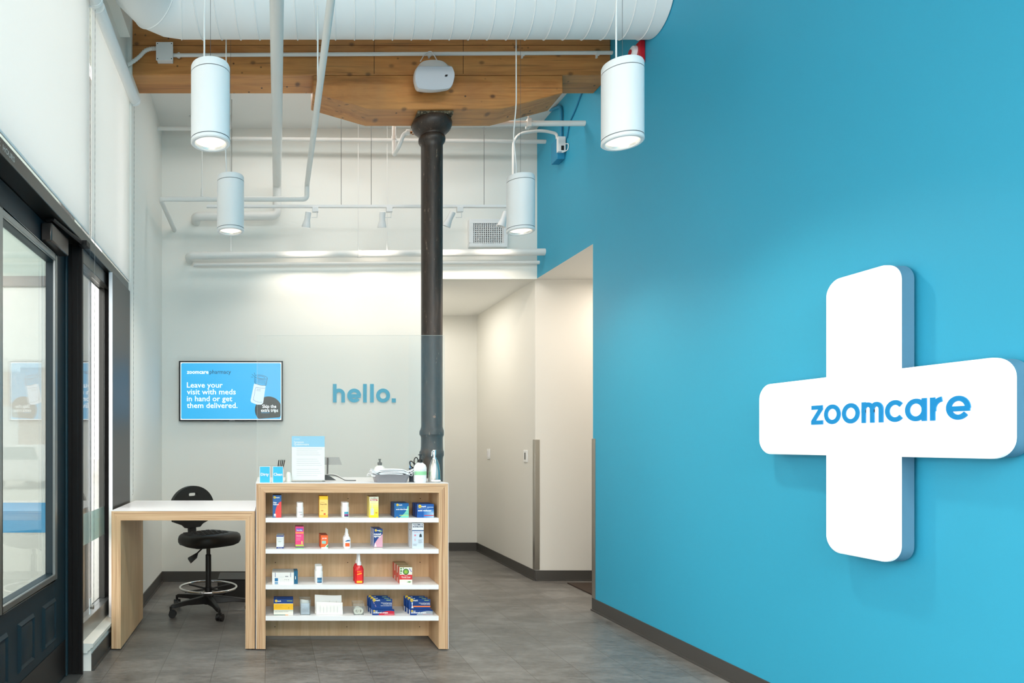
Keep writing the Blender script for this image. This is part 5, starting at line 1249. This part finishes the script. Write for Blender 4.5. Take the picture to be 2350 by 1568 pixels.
# tub with packets
def tub(px0, px1, py, dep, label, cat='tub'):
    x0 = (px0-618)*SS; x1 = (px1-618)*SS; z0 = SHZ[3]+.0005; z1 = H+(1018-py)*SS
    b = MB(); y0 = YF+.002; y1 = y0+dep; th = .0012; q_ = .004
    for pts in (((x0+q_, y0, z0), (x1-q_, y0, z0), (x1, y0-.001, z1), (x0, y0-.001, z1)),): b.prism(pts, (0, th, 0), CUPP)
    b.prism(((x0+q_, y1, z0), (x1-q_, y1, z0), (x1, y1, z1), (x0, y1, z1)), (0, th, 0), CUPP)
    b.prism(((x0+q_, y0, z0), (x0+q_, y1, z0), (x0, y1, z1), (x0, y0, z1)), (th, 0, 0), CUPP); b.prism(((x1-q_, y0, z0), (x1-q_, y1, z0), (x1, y1, z1), (x1, y0, z1)), (-th, 0, 0), CUPP)
    b.box((x0+q_, y0, z0), (x1-q_, y1, z0+.0015), CUPP)
    tag(b.build('clear_tub'), label, cat); return x0, x1, z0, z1, y0, y1
def packet(x0, x1, y, z0, z1, m, pm, label, grp, seed, lean=.006, name='sterile_packet', vert=True):
    rnd = random.Random(seed); b = MB(); nx, nz = 8, 8; vs = []
    for j in range(nz+1):
        for i in range(nx+1):
            u_, v_ = i/nx, j/nz; puff = .006*(math.sin(PI*u_)*math.sin(PI*v_))**.5
            vs.append((x0+(x1-x0)*u_+rnd.uniform(-.0008, .0008)*(j > 0), y+lean*v_-puff+rnd.uniform(-.0012, .0012), z0+(z1-z0)*v_*(1-.03*math.sin(u_*3+seed)*(v_ > .9))))
    F1 = [(j*(nx+1)+i, j*(nx+1)+i+1, (j+1)*(nx+1)+i+1, (j+1)*(nx+1)+i) for j in range(nz) for i in range(nx)]; nn_ = len(vs)
    edge = [(i, i+nn_, i+1+nn_, i+1) for i in range(nx)]+[(nz*(nx+1)+i, nz*(nx+1)+i+1, nz*(nx+1)+i+1+nn_, nz*(nx+1)+i+nn_) for i in range(nx)]+[(j*(nx+1), (j+1)*(nx+1), (j+1)*(nx+1)+nn_, j*(nx+1)+nn_) for j in range(nz)]+[(j*(nx+1)+nx, j*(nx+1)+nx+nn_, (j+1)*(nx+1)+nx+nn_, (j+1)*(nx+1)+nx) for j in range(nz)]
    b.add(vs+[(x, y+lean*((z-z0)/(z1-z0))+.003, z) for x, yy, z in vs], F1+[tuple(q_+nn_ for q_ in f[::-1]) for f in F1]+edge, m, True)
    for k in range(6):
        xx = x0+(x1-x0)*(.14+.13*k); b.prism([(xx, y-.0085, z0+(z1-z0)*(.15+.1*rnd.random())), (xx+.0015, y-.0085, z0+(z1-z0)*.2), (xx+.0015, y-.0065, z0+(z1-z0)*(.55+.3*rnd.random())), (xx, y-.0065, z0+(z1-z0)*.6)], (0, .0002, 0), pm)
    tag(b.build(name), label, 'packet', grp)
x0, x1, z0, z1, y0, y1 = tub(688, 713.5, 1378, .10, 'clear plastic tub of pale blue packets on the bottom shelf')
PB = mat('packet_pale_blue', (196, 208, 222), .45); PG = col(150, 156, 166); FO = mat('foil_wrap', (176, 180, 176), .35, .3)
for k in range(3):
    packet(x0+.008, x1-.008, y0+.014+k*.028, z0+.002, z0+.070+.006*k, PB if k < 1 else FO, PG, ('pale blue packet at the front of the clear tub', 'silver wrapped packet in the middle of the clear tub', 'silver wrapped packet at the rear of the clear tub')[k], 'packets in the clear tub', k+3)
PWP = mat('packet_paper', (238, 236, 230), .7)
packet((726-618)*SS, (787-618)*SS, YF+.012, SHZ[3]+.001, H+(1018-1384)*SS, PWP, TG, 'white paper gauze packet standing in front on the bottom shelf', 'white gauze packets', 11)
packet((724-618)*SS, (786-618)*SS, YF+.045, SHZ[3]+.001, H+(1018-1371)*SS, PWP, BLK, 'white paper gauze packet standing behind the other gauze packet', 'white gauze packets', 12, .02)
x0, x1, z0, z1, y0, y1 = tub(811, 836.5, 1386, .09, 'clear plastic container of tape rolls on the bottom shelf')
TP = mat('cream_tape', (232, 228, 212), .6)
for k, (dx, dy, dz) in enumerate(((.024, .016, .024), (.044, .022, .0235), (.034, .06, .024))):
    b = MB(); rr = .0215; b.lathe([(.010, 0), (rr, 0), (rr, .012), (.010, .012), (.010, 0)], TP, (x0+dx, y0+dy-.009, z0+dz), 28, 'Y', cap=False)
    b.lathe([(.0085, .001), (.0102, .001), (.0102, .011), (.0085, .011), (.0085, .001)], mat('tape_core', (190, 182, 164), .7), (x0+dx, y0+dy-.009, z0+dz), 24, 'Y', cap=False)
    tag(b.build('tape_roll'), ('cream tape roll at front left in the clear container', 'cream tape roll at front right in the clear container', 'cream tape roll behind the other two in the clear container')[k], 'tape roll', 'cream tape rolls')
def cream(px0, px1, py, label, grp, accent, kindf, dx):
    x0 = (px0-618)*SS; x1 = (px1-618)*SS; z0 = SHZ[3]+.0005; z1 = H+(1018-py)*SS; W = x1-x0; Hh = z1-z0; zl = z0+Hh*.34; proto = None
    for k in range(3):
        if proto is None:
            b = MB(); b.box((x0, YF, z0), (x1, YF+.030, zl), NAVY); b.box((x0-.0003, YF+.001, z0), (x0, YF+.029, zl), WH)
            b.box((x0-.002, YF+.0302, z0), (x1-.008, YF+.033, z1), NAVY)
            y = YF-.0004
            b.prism([(x0+W*.3, y, z0)]+[(x0+W*(.3+.7*t_), y, z0+(zl-z0)*.85*math.sin(.3+t_*1.8)) for t_ in [k_/8 for k_ in range(9)]]+[(x1, y, z0)], (0, .0001, 0), accent if kindf else col(150, 160, 170))
            b.text('antifungal cream', .0125, (x0+W*.05, y-.0004, z0+(zl-z0)*.38), WH, bold=.04, width=W*.66); sun(b, x0+W*.09, zl-.006, W*.04, y-.0003); lines(b, x0+W*.55, x1-.003, z0+(zl-z0)*.18, 1, .004, y-.0004, accent if not kindf else WH)
            y = YF+.0298; sun(b, x0+W*.12, z1-Hh*.08, W*.07, y-.0002); rect(b, x0+W*.68, x0+W*.88, z1-Hh*.11, z1-Hh*.06, y, col(150, 180, 120))
            b.text('Relieves itching, burning', .008, (x0+W*.92, y-.0002, z1-Hh*.29), WH, bold=.02, align='R', width=W*.48); b.text('cracking & scaling', .008, (x0+W*.92, y-.0002, z1-Hh*.36), WH, bold=.02, align='R', width=W*.4)
            if kindf:
                b.text('Cures most athletes foot', .008, (x0+W*.92, y-.0002, z1-Hh*.47), WH, bold=.02, align='R', width=W*.5)
                for fx, fz in ((.1, .24), (.13, .30), (.18, .42), (.2, .50)): b.prism([(p[0], y, p[1]) for p in arc(x0+W*fx, z1-Hh*fz, .0035, 0, 330, 8)], (0, .0001, 0), col(150, 130, 160))
            else:
                rect(b, x0+W*.18, x0+W*.95, z1-Hh*.53, z1-Hh*.45, y, accent); b.prism([(x0+W*.1, y-.0001, z1-Hh*.60), (x0+W*.2, y-.0001, z1-Hh*.60), (x0+W*.15, y-.0001, z1-Hh*.42), (x0+W*.17, y-.0001, z1-Hh*.22), (x0+W*.11, y-.0001, z1-Hh*.22), (x0+W*.13, y-.0001, z1-Hh*.42)], (0, .0001, 0), WH)
            proto = b.build('cream_box', loc=(x0, YF, z0)); o = proto
        else:
            o = proto.copy(); COL.objects.link(o); o.location = (x0+dx*k, YF+.048*k, z0)
        s_ = 1+.0*k; tag(o, '%s, %s one' % (label, ('front', 'middle', 'rear')[k]), 'medicine box', grp)
cream(854, 905, 1377.5, 'navy antifungal cream box with red corner on the bottom shelf', 'red cornered antifungal boxes', col(196, 34, 60), True, -.006)
cream(941, 993, 1378, 'navy antifungal cream box with orange stripe on the bottom shelf', 'orange striped antifungal boxes', col(250, 130, 60), False, -.007)
